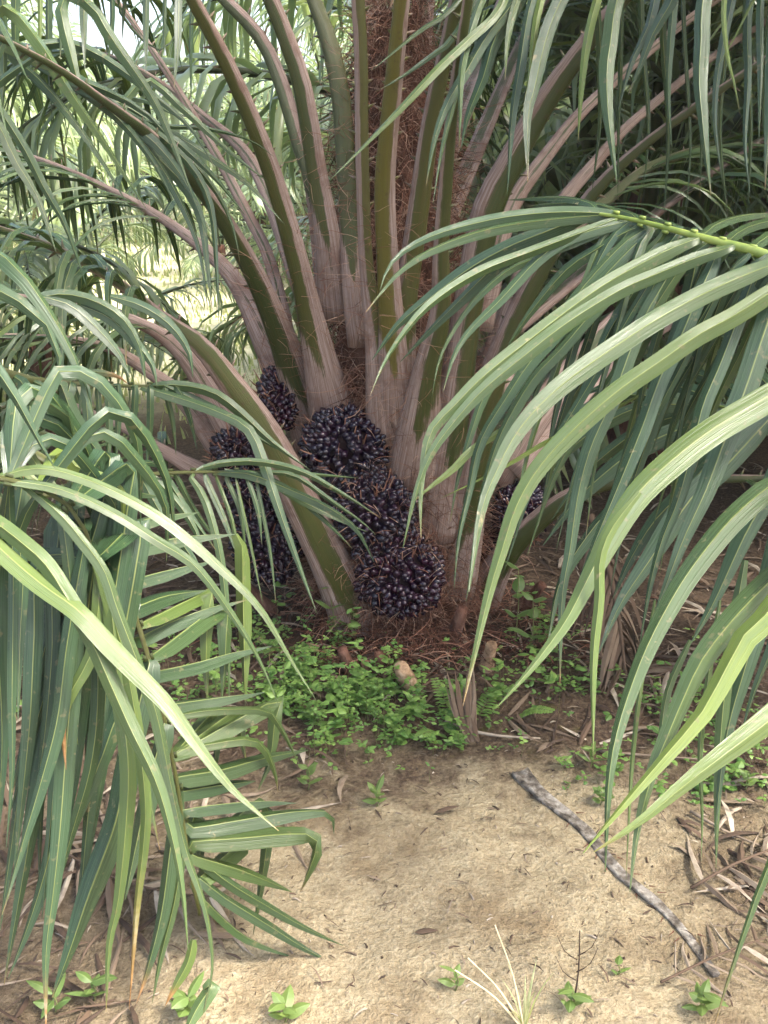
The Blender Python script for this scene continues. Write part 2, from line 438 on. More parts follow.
# ------------------------------------------------------------------ frond helpers
UPH = lambda p: V((0, 0, 1))
TOCAM = lambda p: CAM - p
def extend(pts, length, droop, n=9):
    """carry a stalk on past its last point: the same heading, bending down under its weight"""
    d = (pts[-1] - pts[-2]).normalized(); p = pts[-1].copy(); out = []
    s = length / n
    for i in range(n):
        d = (d + V((0, 0, -1)) * droop * s * (.6 + i / n)).normalized(); p = p + d * s; out.append(p.copy())
    return out
def pinnae(mb, c, i0, spacing, ln, wd, rng, fwd=.9, droop=.55, nseg=7, yel=(0, .25), m=0, fold=.4, brown=.12, sides=(-1, 1), two=True, plumose=.35):
    """leaflets down both sides of the stalk c (points) from index i0"""
    acc = 0; L = sum((c[i + 1] - c[i]).length for i in range(i0, len(c) - 1)); s = 0
    for i in range(i0, len(c) - 1):
        seg = c[i + 1] - c[i]; sl_ = seg.length; T = seg.normalized()
        S = T.cross(V((0, 0, 1)))
        if S.length < .05: S = T.cross(V((0, 1, 0)))
        S.normalize(); U = S.cross(T).normalized()
        k = acc
        while k < sl_:
            t = (s + k) / L
            for sg in sides:
                l = ln * (.55 + .45 * math.sin(PI * min(1, .18 + t * .72))) * rng.uniform(.85, 1.12) * (1 if t < .9 else .75)
                f = fwd * (.75 + .9 * t) * rng.uniform(.8, 1.25)
                d = (S * sg + T * f + U * rng.uniform(-.25, plumose + .25)).normalized()
                p = c[i] + T * (k + rng.uniform(-.4, .4) * spacing)
                pts = [p]; q = p; st = l / 4; dr = droop * rng.uniform(.6, 1.5)
                for j in range(4):
                    d = (d + V((rng.uniform(-.06, .06), rng.uniform(-.06, .06), -dr * (.35 + .5 * j)))).normalized(); q = q + d * st; pts.append(q)
                y = rng.uniform(*yel) if rng.random() < .8 else rng.uniform(yel[1], min(1, yel[1] * 2 + .1))
                leaf(mb, pts, wd * rng.uniform(.75, 1.15), nseg, fold * rng.uniform(.5, 1.4), y, -rng.uniform(.03, .2) if rng.random() < brown else 0., UPH if abs(d.z) < .9 or True else None, rng.uniform(-.5, .5), rng.uniform(-.9, .9), m, two=two)
            k += spacing
        acc = k - sl_; s += sl_

def px2w(w, d): return w * d / F

# ------------------------------------------------------------------ THE MAIN PALM
palm = empty('oil_palm', (TX, TY, gz(TX, TY)), 'large young oil palm laden with dark purple fruit bunches, rising in the middle', 'palm tree')
OFF = palm.location
# trunk
tb = MB(); nz, na = 46, 44; rings = []
for j in range(nz):
    z = -.1 + 2.0 * j / (nz - 1); ring = []
    for k in range(na):
        a = 2 * PI * k / na
        r = .27 - .085 * z
        r *= 1 + .10 * noise.noise(V((math.cos(a) * 3, math.sin(a) * 3, z * 5))) + .06 * math.sin(a * 5 + j * .8) * (1 if z < 1.5 else .4)
        if z > 1.6: r *= max(.25, 1 - (z - 1.6) * 1.8)
        ring.append(tb.vert((r * math.cos(a), r * math.sin(a), z)))
    rings.append(ring)
for j in range(nz - 1):
    for k in range(na):
        tb.face((rings[j][k], rings[j][(k + 1) % na], rings[j + 1][(k + 1) % na], rings[j + 1][k]))
tb.face(tuple(rings[-1]))
tb.build('trunk', M['trunk'], palm)

# stalks seen in the photograph: (x, y, width) down the picture, then depth change to the far end,
# sheath margin (side, share at foot, at end), yellowness, leaf start index (None = only past the last point), extension, droop
ST = [
 ('A', [(335,425,38),(318,350,33),(301,275,28),(279,195,25),(258,135,23),(230,70,20),(193,0,17)], -.45, (1,.55,.0), .2, None, 2.3, .35),
 ('B', [(331,310,26),(314,190,21),(300,146,20),(282,86,19),(261,39,17),(225,0,15)], .25, (1,.5,.35), .1, None, 2.2, .4),
 ('C', [(336,318,36),(328,240,29),(318,180,26),(303,90,24),(287,40,22),(271,0,20)], -.1, (1,.55,.03), .1, None, 2.2, .3),
 ('D', [(318,445,38),(292,365,34),(262,290,28),(225,222,22),(185,170,17),(150,135,14),(105,102,11),(60,70,9),(0,38,8)], -.95, (1,.46,0), .0, None, .9, .5),
 ('E', [(300,400,38),(270,345,32),(247,300,26),(225,268,20),(190,238,14),(150,211,11),(110,190,9)], .5, (0,.55,.5), .0, 5, 1.4, .4),
 ('F', [(298,390,24),(287,341,18),(281,305,16),(267,253,15),(246,211,14),(222,165,12),(190,110,10)], .5, (0,.5,.4), .0, None, 1.6, .4),
 ('F2',[(305,290,24),(268,195,18),(243,150,15),(204,117,11),(178,96,9)], .7, (0,.5,.4), .0, None, 1.4, .5),
 ('G', [(362,345,26),(353,270,26),(346,165,24),(341,98,24),(330,45,22),(314,0,18)], .2, (-1,.05,.05), .2, None, 2., .3),
 ('H', [(388,440,34),(377,350,25),(366,260,17),(362,150,17),(361,60,17),(358,0,17)], -.12, (-1,.6,.05), .5, None, 2., .25),
 ('I', [(398,430,36),(392,330,31),(387,250,27),(385,180,26),(393,90,23),(402,0,20)], -.32, (1,.4,.08), .75, None, 2.2, .35),
 ('J1',[(399,440,34),(400,380,30),(406,300,28),(417,220,27),(431,120,23),(446,50,19),(456,0,16)], -.22, (-1,.36,.03), .3, None, 2.2, .35),
 ('J2',[(410,486,42),(420,420,37),(427,370,31),(440,315,26),(441,250,20),(446,180,17),(452,110,15),(462,40,13)], -.4, (-1,.45,.05), .15, None, 2., .35),
 ('L', [(432,540,36),(441,480,35),(451,420,36),(460,360,36),(469,300,36),(486,215,40),(512,160,34),(546,100,29),(580,52,24),(615,8,20)], -.25, (-1,.6,.2), .05, None, 2.2, .4),
 ('L2',[(478,330,28),(498,245,24),(515,200,21),(546,156,18),(577,117,15),(610,85,13),(660,42,11)], .5, (0,.5,.5), .0, None, 1.8, .45),
 ('M', [(450,592,38),(462,530,38),(474,465,34),(490,385,31),(510,330,27),(535,280,25),(562,235,20),(600,185,16),(650,140,12),(720,90,10)], -.35, (-1,.5,.02), .1, None, 1.5, .5),
 ('M2',[(490,400,34),(505,330,30),(530,260,24),(560,205,18),(595,163,15),(627,127,12),(680,82,10)], .6, (0,.55,.55), .0, None, 1.6, .45),
 ('N', [(520,300,24),(560,240,18),(607,200,14),(646,169,12),(685,154,11),(755,132,9)], .75, (0,.1,.0), .1, 2, 1.2, .4),
 ('O', [(495,480,26),(530,425,26),(560,385,29),(591,347,25),(622,313,20),(654,286,14),(700,255,10)], .35, (0,.3,.5), .0, 6, 1.4, .4),
 ('O2',[(510,470,30),(560,420,20),(600,375,17),(640,345,14),(675,322,11),(725,305,9)], .6, (0,.6,.5), .0, 4, 1.3, .4),
 ('Pq',[(468,636,38),(481,600,33),(503,558,26),(530,528,22),(565,500,19),(610,482,15),(670,480,11)], -.25, (-1,.4,.1), .1, None, .7, .15),
 ('S', [(368,662,38),(352,611,42),(329,560,40),(301,502,37),(268,438,33),(234,388,28),(200,345,23),(161,317,16),(130,291,13),(88,265,11),(52,247,9),(0,229,8)], -.3, (0,.36,.02), .2, 8, 1.0, .5),
 ('T', [(275,490,46),(242,440,38),(212,395,30),(185,355,22),(150,328,15),(100,310,11),(40,300,9)], -.05, (0,.55,.45), .0, 4, 1., .4),
 ('U', [(262,525,30),(215,482,20),(177,459,14),(146,441,11),(117,424,9),(70,405,8)], .1, (0,.6,.6), .0, 3, .9, .4),
 ('W', [(240,470,30),(190,405,19),(161,380,15),(130,359,13),(109,348,11),(73,340,9),(20,337,8)], .3, (0,.55,.5), .0, 4, 1., .4),
]
prng = random.Random(21)
DFROND = None; FR = {}
for nm, pp, dd, pink, yel, ls, ext, droop in ST:
    Y0 = dsurf(pp[0][0], pp[0][1]) * ray(pp[0][0], pp[0][1]).y + .03
    cum = [0]
    for a, b in zip(pp, pp[1:]): cum.append(cum[-1] + math.hypot(a[0] - b[0], a[1] - b[1]))
    pts = []; ws = []
    for (x, y, wpx), s in zip(pp, cum):
        t = s / cum[-1]; d = (Y0 - .05 * ss(t * 4) + dd * t ** 1.25) / ray(x, y).y
        pts.append(P(x, y, d)); ws.append(px2w(wpx * (.8 + .2 * ss((y - 300) / 130)), d))
    nreal = len(pts)
    e = extend(pts, ext, droop)
    allp = pts + e; ws2 = ws + [max(.006, ws[-1] * (1 - (i + 1) / (len(e) + .5))) for i in range(len(e))]
    mb = MB()
    tot = sum((b - a).length for a, b in zip(allp, allp[1:])); n = max(20, int(tot / .06))
    lp = local(palm, allp)
    c = petiole(mb, lp, ws2, n, pink, hint=lambda p: CAM - (p + OFF), yel=yel, flare=.5 / tot)
    fo = mb.build('frond', M['stalk'], palm)
    # leaflets start where the stalk gets thin
    kk = nreal + 2 if ls is None else ls
    s0 = sum((b - a).length for a, b in zip(allp[:kk + 1], allp[1:kk + 1]))
    i0 = min(n - 4, int(n * s0 / tot))
    lb = MB()
    if nm == 'D': i0 = min(n - 4, int(n * .72))
    pinnae(lb, c, i0, .043, .62, .03, prng, droop=.5, nseg=7)
    lo = lb.build('leaflets', M['leaf'], fo)
    FR[nm] = (fo, allp, lo)

# more fronds on the far side of the crown
for k, (az, el, z0) in enumerate([(40, 62, 1.55), (75, 70, 1.6), (105, 70, 1.6), (60, 45, 1.25), (85, 40, 1.0), (20, 35, .9)]):
    a, e_ = math.radians(az), math.radians(el)
    d = V((math.cos(a) * math.cos(e_), math.sin(a) * math.cos(e_), math.sin(e_)))
    p0 = V((math.cos(a) * .15, math.sin(a) * .15, z0 - .15)); pts = [p0, p0 + d * .5, p0 + d * 1.0]
    pts += extend(pts, 2.1, .45)
    ws = [.1, .075, .055] + [max(.006, .05 * (1 - i / 9)) for i in range(9)]
    mb = MB(); c = petiole(mb, pts, ws, 40, (0, .4, .1), hint=lambda p: V((p.x, p.y, -.3)), yel=.1)
    fo = mb.build('frond', M['stalk'], palm); lb = MB()
    pinnae(lb, c, 13, .045, .65, .031, prng, nseg=6); lb.build('leaflets', M['leaf'], fo)

# old cut stalk feet round the base and fibres
def stub(mb, px, py, w, h, lean, d=None):
    d = (G(px, py) - CAM).dot(FW) if py > 650 else dsurf(px, py, .33)
    b = P(px, py, d) - OFF; b2 = b + V((lean * h, -.35 * h, h))
    c = [b + V((0, .05, -.05)), b, b.lerp(b2, .6), b2]
    n0 = len(mb.v); tube(mb, c, w * .62, w * .34, 9, 12)
    for i in range(n0, len(mb.v)):
        q = V(mb.v[i]); k = noise.noise(q * 11) * .012 + noise.noise(q * 70) * .004; r = (q - c[1]); r.z *= .2
        mb.v[i] = tuple(q + r.normalized() * k)
for (px, py, w_, h, ln_) in [(411, 690, .06, .10, -.3), (486, 668, .05, .10, .1), (350, 672, .05, .1, -.25), (378, 672, .045, .08, .05), (300, 640, .05, .12, -.5), (452, 640, .05, .14, .2), (520, 610, .05, .12, .6), (270, 610, .05, .12, -.7)]:
    mb = MB(); stub(mb, px, py, w_, h, ln_)
    o = mb.build('cut_stalk', M['stub'] if (px, py) in ((411, 690), (486, 668)) else M['trunk'], palm)
fb = MB()
frng = random.Random(5)
for i in range(9500):
    a = frng.uniform(PI * .92, PI * 2.08); z = frng.uniform(.02, 1.98) if frng.random() < .75 else frng.uniform(.0, .6)
    r = (.27 - .085 * z) * frng.uniform(.96, 1.16)
    if z > 1.6: r *= max(.3, 1 - (z - 1.6) * 1.8)
    p = V((r * math.cos(a), r * math.sin(a), z)); out = V((math.cos(a), math.sin(a), 0)); tan = V((-math.sin(a), math.cos(a), 0))
    l = frng.uniform(.05, .2); pts = [p]; d = (out * frng.uniform(0, .7) + tan * frng.uniform(-1, 1) + V((0, 0, frng.uniform(-.9, 1.)))).normalized()
    for j in range(3):
        d = (d + V((frng.uniform(-.5, .5), frng.uniform(-.5, .3), frng.uniform(-.5, .4)))).normalized(); pts.append(pts[-1] + d * l / 3)
    strand(fb, pts, frng.choice((.0018, .0025, .0035)), brn=frng.random() ** 1.5)
# frayed sheath margins along the stalk feet
for nm in ('A', 'C', 'H', 'I', 'J1', 'J2', 'L', 'M', 'D', 'S', 'E', 'Pq', 'O', 'T'):
    ap = FR[nm][1]
    for i in range(110):
        t = frng.random() ** 1.4 * min(2.6, len(ap) - 1.01); k = int(t); p = ap[k].lerp(ap[k + 1], t - k) - OFF
        p = p + V((frng.choice((-1, 1)) * frng.uniform(.02, .055), frng.uniform(-.03, .03), 0))
        d = V((frng.uniform(-1, 1), frng.uniform(-.6, .2), frng.uniform(-.3, 1))).normalized(); pts = [p]
        for j in range(3):
            d = (d + V((frng.uniform(-.5, .5), frng.uniform(-.4, .4), frng.uniform(-.5, .3)))).normalized(); pts.append(pts[-1] + d * frng.uniform(.015, .045))
        strand(fb, pts, .002, brn=frng.uniform(.25, 1))
tag(fb.build('fibre', M['fibre'], palm), kind='stuff')

# root and fibre mat on the soil at the foot
rm = MB()
for i in range(1700):
    px, py = frng.gauss(425, 75), frng.uniform(595, 675)
    p = G(px, py, frng.uniform(0, .05)) - OFF; a = frng.uniform(0, 6.28); l = frng.uniform(.03, .12)
    d = V((math.cos(a), math.sin(a), frng.uniform(-.2, .5))); q = p + d * l; q.z = max(q.z, p.z - .02)
    strand(rm, [p, p.lerp(q, .5) + V((frng.uniform(-.02, .02), 0, frng.uniform(0, .02))), q], frng.choice((.002, .003, .005)), brn=frng.random() ** 3.2 * .8)
tag(rm.build('root_mat', M['fibre'], palm), kind='stuff')

# fruit bunches
def drop(mb, p, ax, r, l, y, K=7):
    A = ax.orthogonal().normalized(); B = ax.cross(A)
    prf = [(0, .55), (.25, .92), (.5, 1.), (.75, .78), (.92, .4)]
    rings = [[mb.vert(p + ax * l * t + (A * math.cos(2 * PI * k / K) + B * math.sin(2 * PI * k / K)) * r * q, .5, t, y) for k in range(K)] for t, q in prf]
    tip = mb.vert(p + ax * l * 1.03, .5, 1, y)
    for a, b in zip(rings, rings[1:]):
        for k in range(K): mb.face((a[k], a[(k + 1) % K], b[(k + 1) % K], b[k]))
    for k in range(K): mb.face((rings[-1][k], rings[-1][(k + 1) % K], tip))
def bunch(px, py, wpx, hpx, nfr, seed, red=0., spikes=90, dz=0.):
    rg = random.Random(seed)
    d = dsurf(px, py, TR) - .02 + dz
    c = P(px, py, d) - OFF; rx, rz = px2w(wpx / 2, d) * .92, px2w(hpx / 2, d) * .94; ry = min(rx, rz) * 1.0
    nfr = int(nfr * 1.6); spikes = int(spikes * .42); core = MB(); nu, nv = 14, 9; rr = []
    for j in range(nv + 1):
        th = PI * j / nv
        rr.append([core.vert(c + V((rx * .9 * math.sin(th) * math.cos(2 * PI * k / nu), ry * .9 * math.sin(th) * math.sin(2 * PI * k / nu), rz * .9 * math.cos(th)))) for k in range(nu)])
    for j in range(nv):
        for k in range(nu): core.face((rr[j][k], rr[j][(k + 1) % nu], rr[j + 1][(k + 1) % nu], rr[j + 1][k]))
    bo = core.build('fruit_bunch', M['bunch_core'], palm)
    fm, sm = MB(), MB()
    ga = PI * (3 - 5 ** .5)
    for i in range(nfr):
        zz = 1 - 2 * (i + .5) / nfr; ph = ga * i + rg.uniform(-.15, .15); s = math.sqrt(1 - zz * zz)
        nrm = V((s * math.cos(ph), s * math.sin(ph), zz))
        if nrm.y > .45: continue
        p = c + V((nrm.x * rx, nrm.y * ry, nrm.z * rz)) * rg.uniform(.86, 1.0)
        ax = (V((nrm.x / rx, nrm.y / ry, nrm.z / rz)).normalized() + V((rg.uniform(-.3, .3), rg.uniform(-.3, .3), rg.uniform(-.2, .35)))).normalized()
        r = rg.uniform(.0118, .0152)
        drop(fm, p - ax * .008, ax, r, rg.uniform(.03, .04), min(1, max(0, red + rg.uniform(-.3, .4))))
        if i % max(1, nfr // spikes) == 0:
            b = p + V((rg.uniform(-.012, .012), -.004, rg.uniform(-.01, .01))); e = (ax + V((rg.uniform(-.3, .3), 0, .5))).normalized()
            l = rg.uniform(.035, .06)
            tube(sm, [b, b + e * l * .5, b + e * l + V((0, 0, .006))], .004, .0012, 3, 4, 0, 0, rg.uniform(.15, .7))
    # frayed fibres across the bunch
    for i in range(40):
        th = rg.uniform(PI, 2 * PI); zz = rg.uniform(-.9, 1)
        s = math.sqrt(max(0, 1 - zz * zz)); p = c + V((rx * s * math.cos(th), ry * s * math.sin(th), rz * zz)) * 1.12
        q = p + V((rg.uniform(-.06, .06), rg.uniform(-.02, .01), rg.uniform(-.07, .05)))
        strand(sm, [p, p.lerp(q, .5) + V((0, -.012, .01)), q], .0022, brn=rg.uniform(.4, 1))
    fm.build('fruits', M['fruit'], bo); sm.build('spines', M['fibre'], bo)
bunch(346, 447, 88, 80, 330, 1)
bunch(374, 508, 84, 76, 310, 2, .05)
bunch(400, 574, 90, 86, 320, 3, .3)
bunch(360, 480, 60, 50, 170, 15, .05)
bunch(388, 545, 70, 56, 190, 16, .15)
bunch(268, 540, 72, 88, 300, 4, .1, dz=-.02)
bunch(256, 492, 60, 60, 200, 14, .1)
bunch(236, 452, 44, 44, 130, 5, .1)
bunch(280, 398, 40, 60, 140, 6, .4, 140)
bunch(443, 462, 46, 70, 170, 7, .1, 90, .06)
bunch(520, 512, 52, 56, 190, 8, .1, 90, .05)
bunch(478, 555, 60, 60, 170, 10, .4, 90, .1)
bunch(330, 610, 40, 40, 100, 11, .3, 90, .1)

# ------------------------------------------------------------------ fronds reaching in from the neighbouring palms (near the camera)
trng = random.Random(99); RACH = []
def traced(mb, lst, fold=None, off=V((0, 0, 0)), m=0, up=.35):
    """leaflets: (points, depth at root, depth at tip, width in px, yellowness, browning)"""
    for it in lst:
        pp, da, db, wpx = it[:4]; y = it[4] if len(it) > 4 else .12; b = it[5] if len(it) > 5 else 0.
        cum = [0]
        for a, c in zip(pp, pp[1:]): cum.append(cum[-1] + math.hypot(a[0] - c[0], a[1] - c[1]))
        pts = [P(x, yy, da + (db - da) * s / cum[-1]) - off for (x, yy), s in zip(pp, cum)]
        if RACH:                                   # root the leaflet on its own stalk
            q = min(RACH, key=lambda r: (r - pts[0]).length_squared); dist = (q - pts[0]).length
            x0, y0 = pp[0]
            grow = 1.
            if .006 < dist and (dist < .3 or not (0 < x0 < 768 and 0 < y0 < 1024)): pts = [q.copy()] + pts; grow = 1 + .9 * dist / (dist + sum((b_ - a_).length for a_, b_ in zip(pts[1:], pts[2:])))
        w_ = px2w(wpx, (da + db) / 2) * 1.04 * (grow if RACH else 1)
        if b == 0 and trng.random() < .3: b = -trng.uniform(.03, .1)
        leaf(mb, pts, w_, max(10, int(cum[-1] / 14)), trng.uniform(.4, .8) if fold is None else fold * trng.uniform(.85, 1.15), y + trng.uniform(-.04, .06), b, lambda p: (CAM - (p + off)).normalized() + V((0, 0, up)), trng.uniform(-.35, .35), trng.uniform(-.5, .5), m)

def near_frond(root, pp, ds, w0, w1, yel=.5, foot=None, n=40):
    """stalk through picture points pp at depths ds, then on to the foot at the palm's own trunk"""
    pts = [P(x, y, d) for (x, y), d in zip(pp, ds)]
    if foot: pts += foot
    off = root.location
    lp = [p - off for p in pts]
    k = len(lp); ws = [w0 + (w1 - w0) * (i / (k - 1)) ** 2.4 for i in range(k)]
    mb = MB(); c = petiole(mb, lp, ws, n, (0, .0, .0), hint=lambda p: CAM - (p + off), yel=yel * .35 if root.location.x < 0 else yel, spines=False)
    RACH.clear(); RACH.extend(c)
    for i in range(2, int(n * .6)):
        for sg in (-1, 1):
            T = (c[i + 1] - c[i - 1]).normalized(); S = T.cross(CAM - off - c[i]).normalized(); q = c[i] + S * sg * .007
            tube(mb, [q - T * .006, q, q + T * .006], .003, .004, 2, 6)
    return mb.build('frond', M['stalk'] if root.location.x < 0 else M['rachis'], root), c

# --- palm on the right, outside the frame
RP = V((2.35, 1.55, 0)); RP.z = gz(RP.x, RP.y)
rpalm = empty('oil_palm', RP, 'neighbouring oil palm whose broad pale green frond arches in from the right edge', 'palm tree')
def ptrunk(root, r=.24, h=1.25):
    tb = MB(); rings = []
    for j in range(20):
        z = -.08 + h * j / 19
        rings.append([tb.vert((r * (1 - .25 * j / 19) * (1 + .12 * math.sin(k * 2.2 + j * 1.3)) * math.cos(2 * PI * k / 22), r * (1 - .25 * j / 19) * (1 + .12 * math.sin(k * 2.2 + j * 1.3)) * math.sin(2 * PI * k / 22), z)) for k in range(22)])
    for j in range(19):
        for k in range(22): tb.face((rings[j][k], rings[j][(k + 1) % 22], rings[j + 1][(k + 1) % 22], rings[j + 1][k]))
    tb.face(tuple(rings[-1])); tb.build('trunk', M['trunk'], root)
ptrunk(rpalm)
f1, c1 = near_frond(rpalm, [(566, 211), (600, 214), (640, 221), (700, 237), (768, 254), (850, 272)], [2.0, 1.95, 1.9, 1.82, 1.76, 1.72], .006, .075, .75, [V((1.45, 1.5, 1.42)), V((1.95, 1.53, 1.2)), V((2.25, 1.55, .9))])
lb = MB()
T1 = [
 ([(612,214),(560,212),(500,218),(440,233),(405,250),(388,268),(380,290)], 1.95, 1.9, 13, .05),
 ([(604,215),(545,220),(485,230),(430,250),(400,270),(380,293),(366,312)], 1.95, 1.88, 15, .1),
 ([(590,214),(545,232),(510,246),(470,268),(430,298),(398,325),(372,360)], 1.97, 2.1, 17, .0),
 ([(585,214),(540,240),(500,262),(460,300),(425,335),(400,362)], 1.97, 2.15, 16, .0),
 ([(620,217),(575,235),(530,252),(490,267),(455,286),(425,309),(405,332),(385,362),(370,396)], 1.93, 1.8, 14, .2),
 ([(628,219),(590,236),(540,256),(505,272),(470,305),(450,335),(438,362),(432,396)], 1.92, 1.95, 10, .1),
 ([(634,220),(600,228),(565,240),(535,262),(501,299),(470,330),(454,355),(443,392)], 1.92, 1.9, 13, .12),
 ([(650,223),(625,232),(595,250),(568,268),(540,300),(518,330),(505,352)], 1.9, 2.0, 15, .05),
 ([(662,226),(640,240),(610,270),(580,305),(555,335),(530,362),(506,398),(480,442),(469,490),(458,540),(454,588)], 1.9, 1.9, 15, .08),
 ([(655,225),(630,238),(596,272),(560,315),(530,345),(505,365),(485,394),(472,430),(458,478),(450,522)], 1.9, 1.95, 13, .1),
 ([(672,229),(650,250),(620,285),(590,315),(560,350),(540,370),(522,395),(500,436),(488,472),(478,517),(466,602)], 1.88, 1.9, 14, .1),
 ([(703,236),(672,248),(633,268),(602,286),(568,310),(524,344),(485,375),(454,406),(434,427),(426,450),(421,495),(421,538)], 1.82, 1.62, 21, .3),
 ([(735,245),(698,257),(659,273),(620,290),(568,322),(524,356),(480,393),(446,432),(428,460),(415,496),(403,548)], 1.78, 1.58, 20, .25),
 ([(790,259),(768,266),(724,284),(680,306),(646,326),(607,352),(568,380),(537,408),(514,437),(498,468),(482,510),(469,592)], 1.74, 1.5, 23, .25),
 ([(815,264),(768,294),(735,315),(698,335),(659,362),(615,393),(568,435),(537,470),(516,507),(502,550),(490,590),(478,640),(463,706)], 1.73, 1.5, 26, .42),
 ([(850,290),(800,372),(768,396),(714,428),(672,460),(636,495),(608,540),(588,578),(565,622),(531,668),(497,707)], 1.7, 1.45, 31, .5),
 ([(640,492),(612,528),(600,560),(599,600),(593,660),(593,757)], 1.5, 1.46, 12, .65),
 ([(870,380),(800,467),(768,487),(735,515),(708,546),(680,585),(650,640),(630,690),(615,740),(608,790),(605,872)], 1.66, 1.4, 27, .22),
 ([(880,470),(810,545),(768,583),(735,617),(703,658),(685,695),(668,735),(652,775),(638,830),(630,892)], 1.62, 1.38, 30, .2),
 ([(790,560),(748,628),(724,672),(702,712),(670,750),(640,785),(610,820),(583,853)], 1.5, 1.36, 27, .95),
 ([(870,640),(830,672),(768,722),(724,755),(685,785),(640,822),(594,852)], 1.55, 1.35, 28, .7),
 ([(722,242),(710,270),(698,296),(680,338),(660,378),(641,430),(620,482),(599,532),(580,580),(562,618)], 1.8, 1.72, 19, .0),
 ([(765,253),(752,282),(738,318),(719,367),(703,405),(692,450),(678,500),(662,540),(650,585),(640,642)], 1.77, 1.68, 18, .0),
 ([(790,258),(765,330),(745,390),(724,442),(706,490),(684,538),(668,580),(652,622)], 1.76, 1.64, 25, .0),
 ([(830,300),(800,460),(780,540),(762,610),(745,668),(730,720),(722,765),(716,825)], 1.72, 1.6, 26, .0),
 ([(850,330),(820,480),(800,560),(775,640),(755,690),(740,740)], 1.72, 1.65, 22, .0),
 ([(690,234),(667,278),(648,310),(633,343),(612,400),(591,447),(578,495),(570,550),(562,600),(560,684)], 1.86, 1.75, 17, .05),
 ([(680,231),(655,258),(635,290),(610,330),(590,375),(572,410)], 1.87, 1.9, 15, .0),
 ([(700,236),(690,290),(672,350),(650,405),(632,450),(618,500)], 1.86, 1.9, 16, .0),
 ([(640,395),(590,420),(545,442),(510,463),(480,479),(441,498)], 1.95, 1.9, 7, .9),
 ([(520,420),(475,447),(454,468),(430,487),(413,502)], 1.95, 1.9, 9, .8),
 ([(850,790),(790,832),(765,873),(748,921),(729,976),(712,1034)], 1.5, 1.45, 13, .35),
 ([(745,560),(730,650),(722,720),(718,790),(716,868)], 1.65, 1.6, 14, .25),
 ([(720,600),(708,680),(700,750),(702,815),(701,862)], 1.7, 1.65, 7, .4),
 ([(655,600),(640,690),(632,760),(628,830),(626,880)], 1.7, 1.65, 6, .5),
 ([(690,640),(668,690),(660,740),(650,790)], 1.75, 1.7, 8, .3, .5),
]
# leaflets on the far side of the stalk
for k in range(13):
    x = 600 + k * 21; y = 214 + (x - 600) * .245
    T1.append(([(x, y), (x - 12, y - 12 + k * .3), (x - 45, y - 17 + k * .2), (x - 95, y - 14 + k)], 1.95 - k * .015, 2.35, 10, .05))
for k in range(6):
    x = 700 + k * 26; y = 237 + (x - 700) * .22
    T1.append(([(x, y), (x + 22, y - 16), (x + 62, y - 24), (x + 110, y - 20)], 1.85, 2.3, 11, .1))
for k in range(30):
    x0 = trng.uniform(615, 800); y0 = 216 + max(0, x0 - 600) * .235; ln = trng.uniform(170, 330); lean = trng.uniform(.25, .8)
    T1.append(([(x0, y0), (x0 - ln * .12 * lean - 4, y0 + ln * .1), (x0 - ln * .4 * lean, y0 + ln * .42), (x0 - ln * .66 * lean, y0 + ln * .75), (x0 - ln * .8 * lean, y0 + ln * 1.05)], 1.95 - (x0 - 600) * .0012, trng.uniform(1.85, 2.1), trng.uniform(7, 13), trng.choice((0., 0., .1, .3))))
traced(lb, T1, off=RP)
lb.build('leaflets', M['leaf'], f1)
f2, c2 = near_frond(rpalm, [(705, 404), (745, 410), (800, 412), (870, 420)], [2.45, 2.35, 2.25, 2.15], .006, .07, .7, [V((1.5, 1.85, .95)), V((1.95, 1.7, .85)), V((2.25, 1.6, .6))])
lb = MB()
T2 = [
 ([(775,412),(750,440),(720,472),(690,500),(650,560),(620,605),(598,655)], 2.3, 2.2, 24, .0),
 ([(735,409),(690,425),(640,447),(600,477),(570,507),(543,545)], 2.4, 2.4, 22, .0),
 ([(720,406),(650,405),(610,420),(575,445),(538,482)], 2.4, 2.45, 18, .0),
 ([(748,410),(700,435),(660,465),(620,500),(590,532),(560,582),(547,645)], 2.35, 2.3, 22, .05),
 ([(712,405),(640,395),(600,400),(556,424)], 2.45, 2.55, 14, .0),
 ([(800,413),(775,480),(745,535),(715,600),(690,645)], 2.25, 2.2, 22, .0),
 ([(760,411),(720,450),(685,490),(655,520),(630,560),(612,600)], 2.35, 2.3, 20, .0),
 ([(730,408),(680,415),(640,430),(605,455),(580,480),(552,520)], 2.42, 2.5, 16, .1),
 ([(722,406),(690,390),(650,380),(610,384),(575,398)], 2.45, 2.7, 15, .0),
 ([(760,411),(725,385),(690,372),(650,366),(610,370)], 2.4, 2.75, 15, .05),
 ([(790,412),(755,372),(720,355),(680,350),(640,356)], 2.3, 2.7, 15, .0),
 ([(820,413),(780,360),(745,340),(700,335)], 2.3, 2.7, 15, .05),
 ([(830,415),(800,520),(770,590),(745,640),(735,700)], 2.2, 2.1, 22, .05),
]
traced(lb, T2, off=RP); lb.build('leaflets', M['leaf'], f2)
f3, c3 = near_frond(rpalm, [(455, -22), (520, -42), (600, -55), (700, -62), (800, -60), (900, -40)], [2.5, 2.4, 2.3, 2.2, 2.1, 2.05], .006, .08, .4, [V((1.6, 1.75, 1.9)), V((2.1, 1.6, 1.55)), V((2.3, 1.55, 1.0))])
lb = MB()
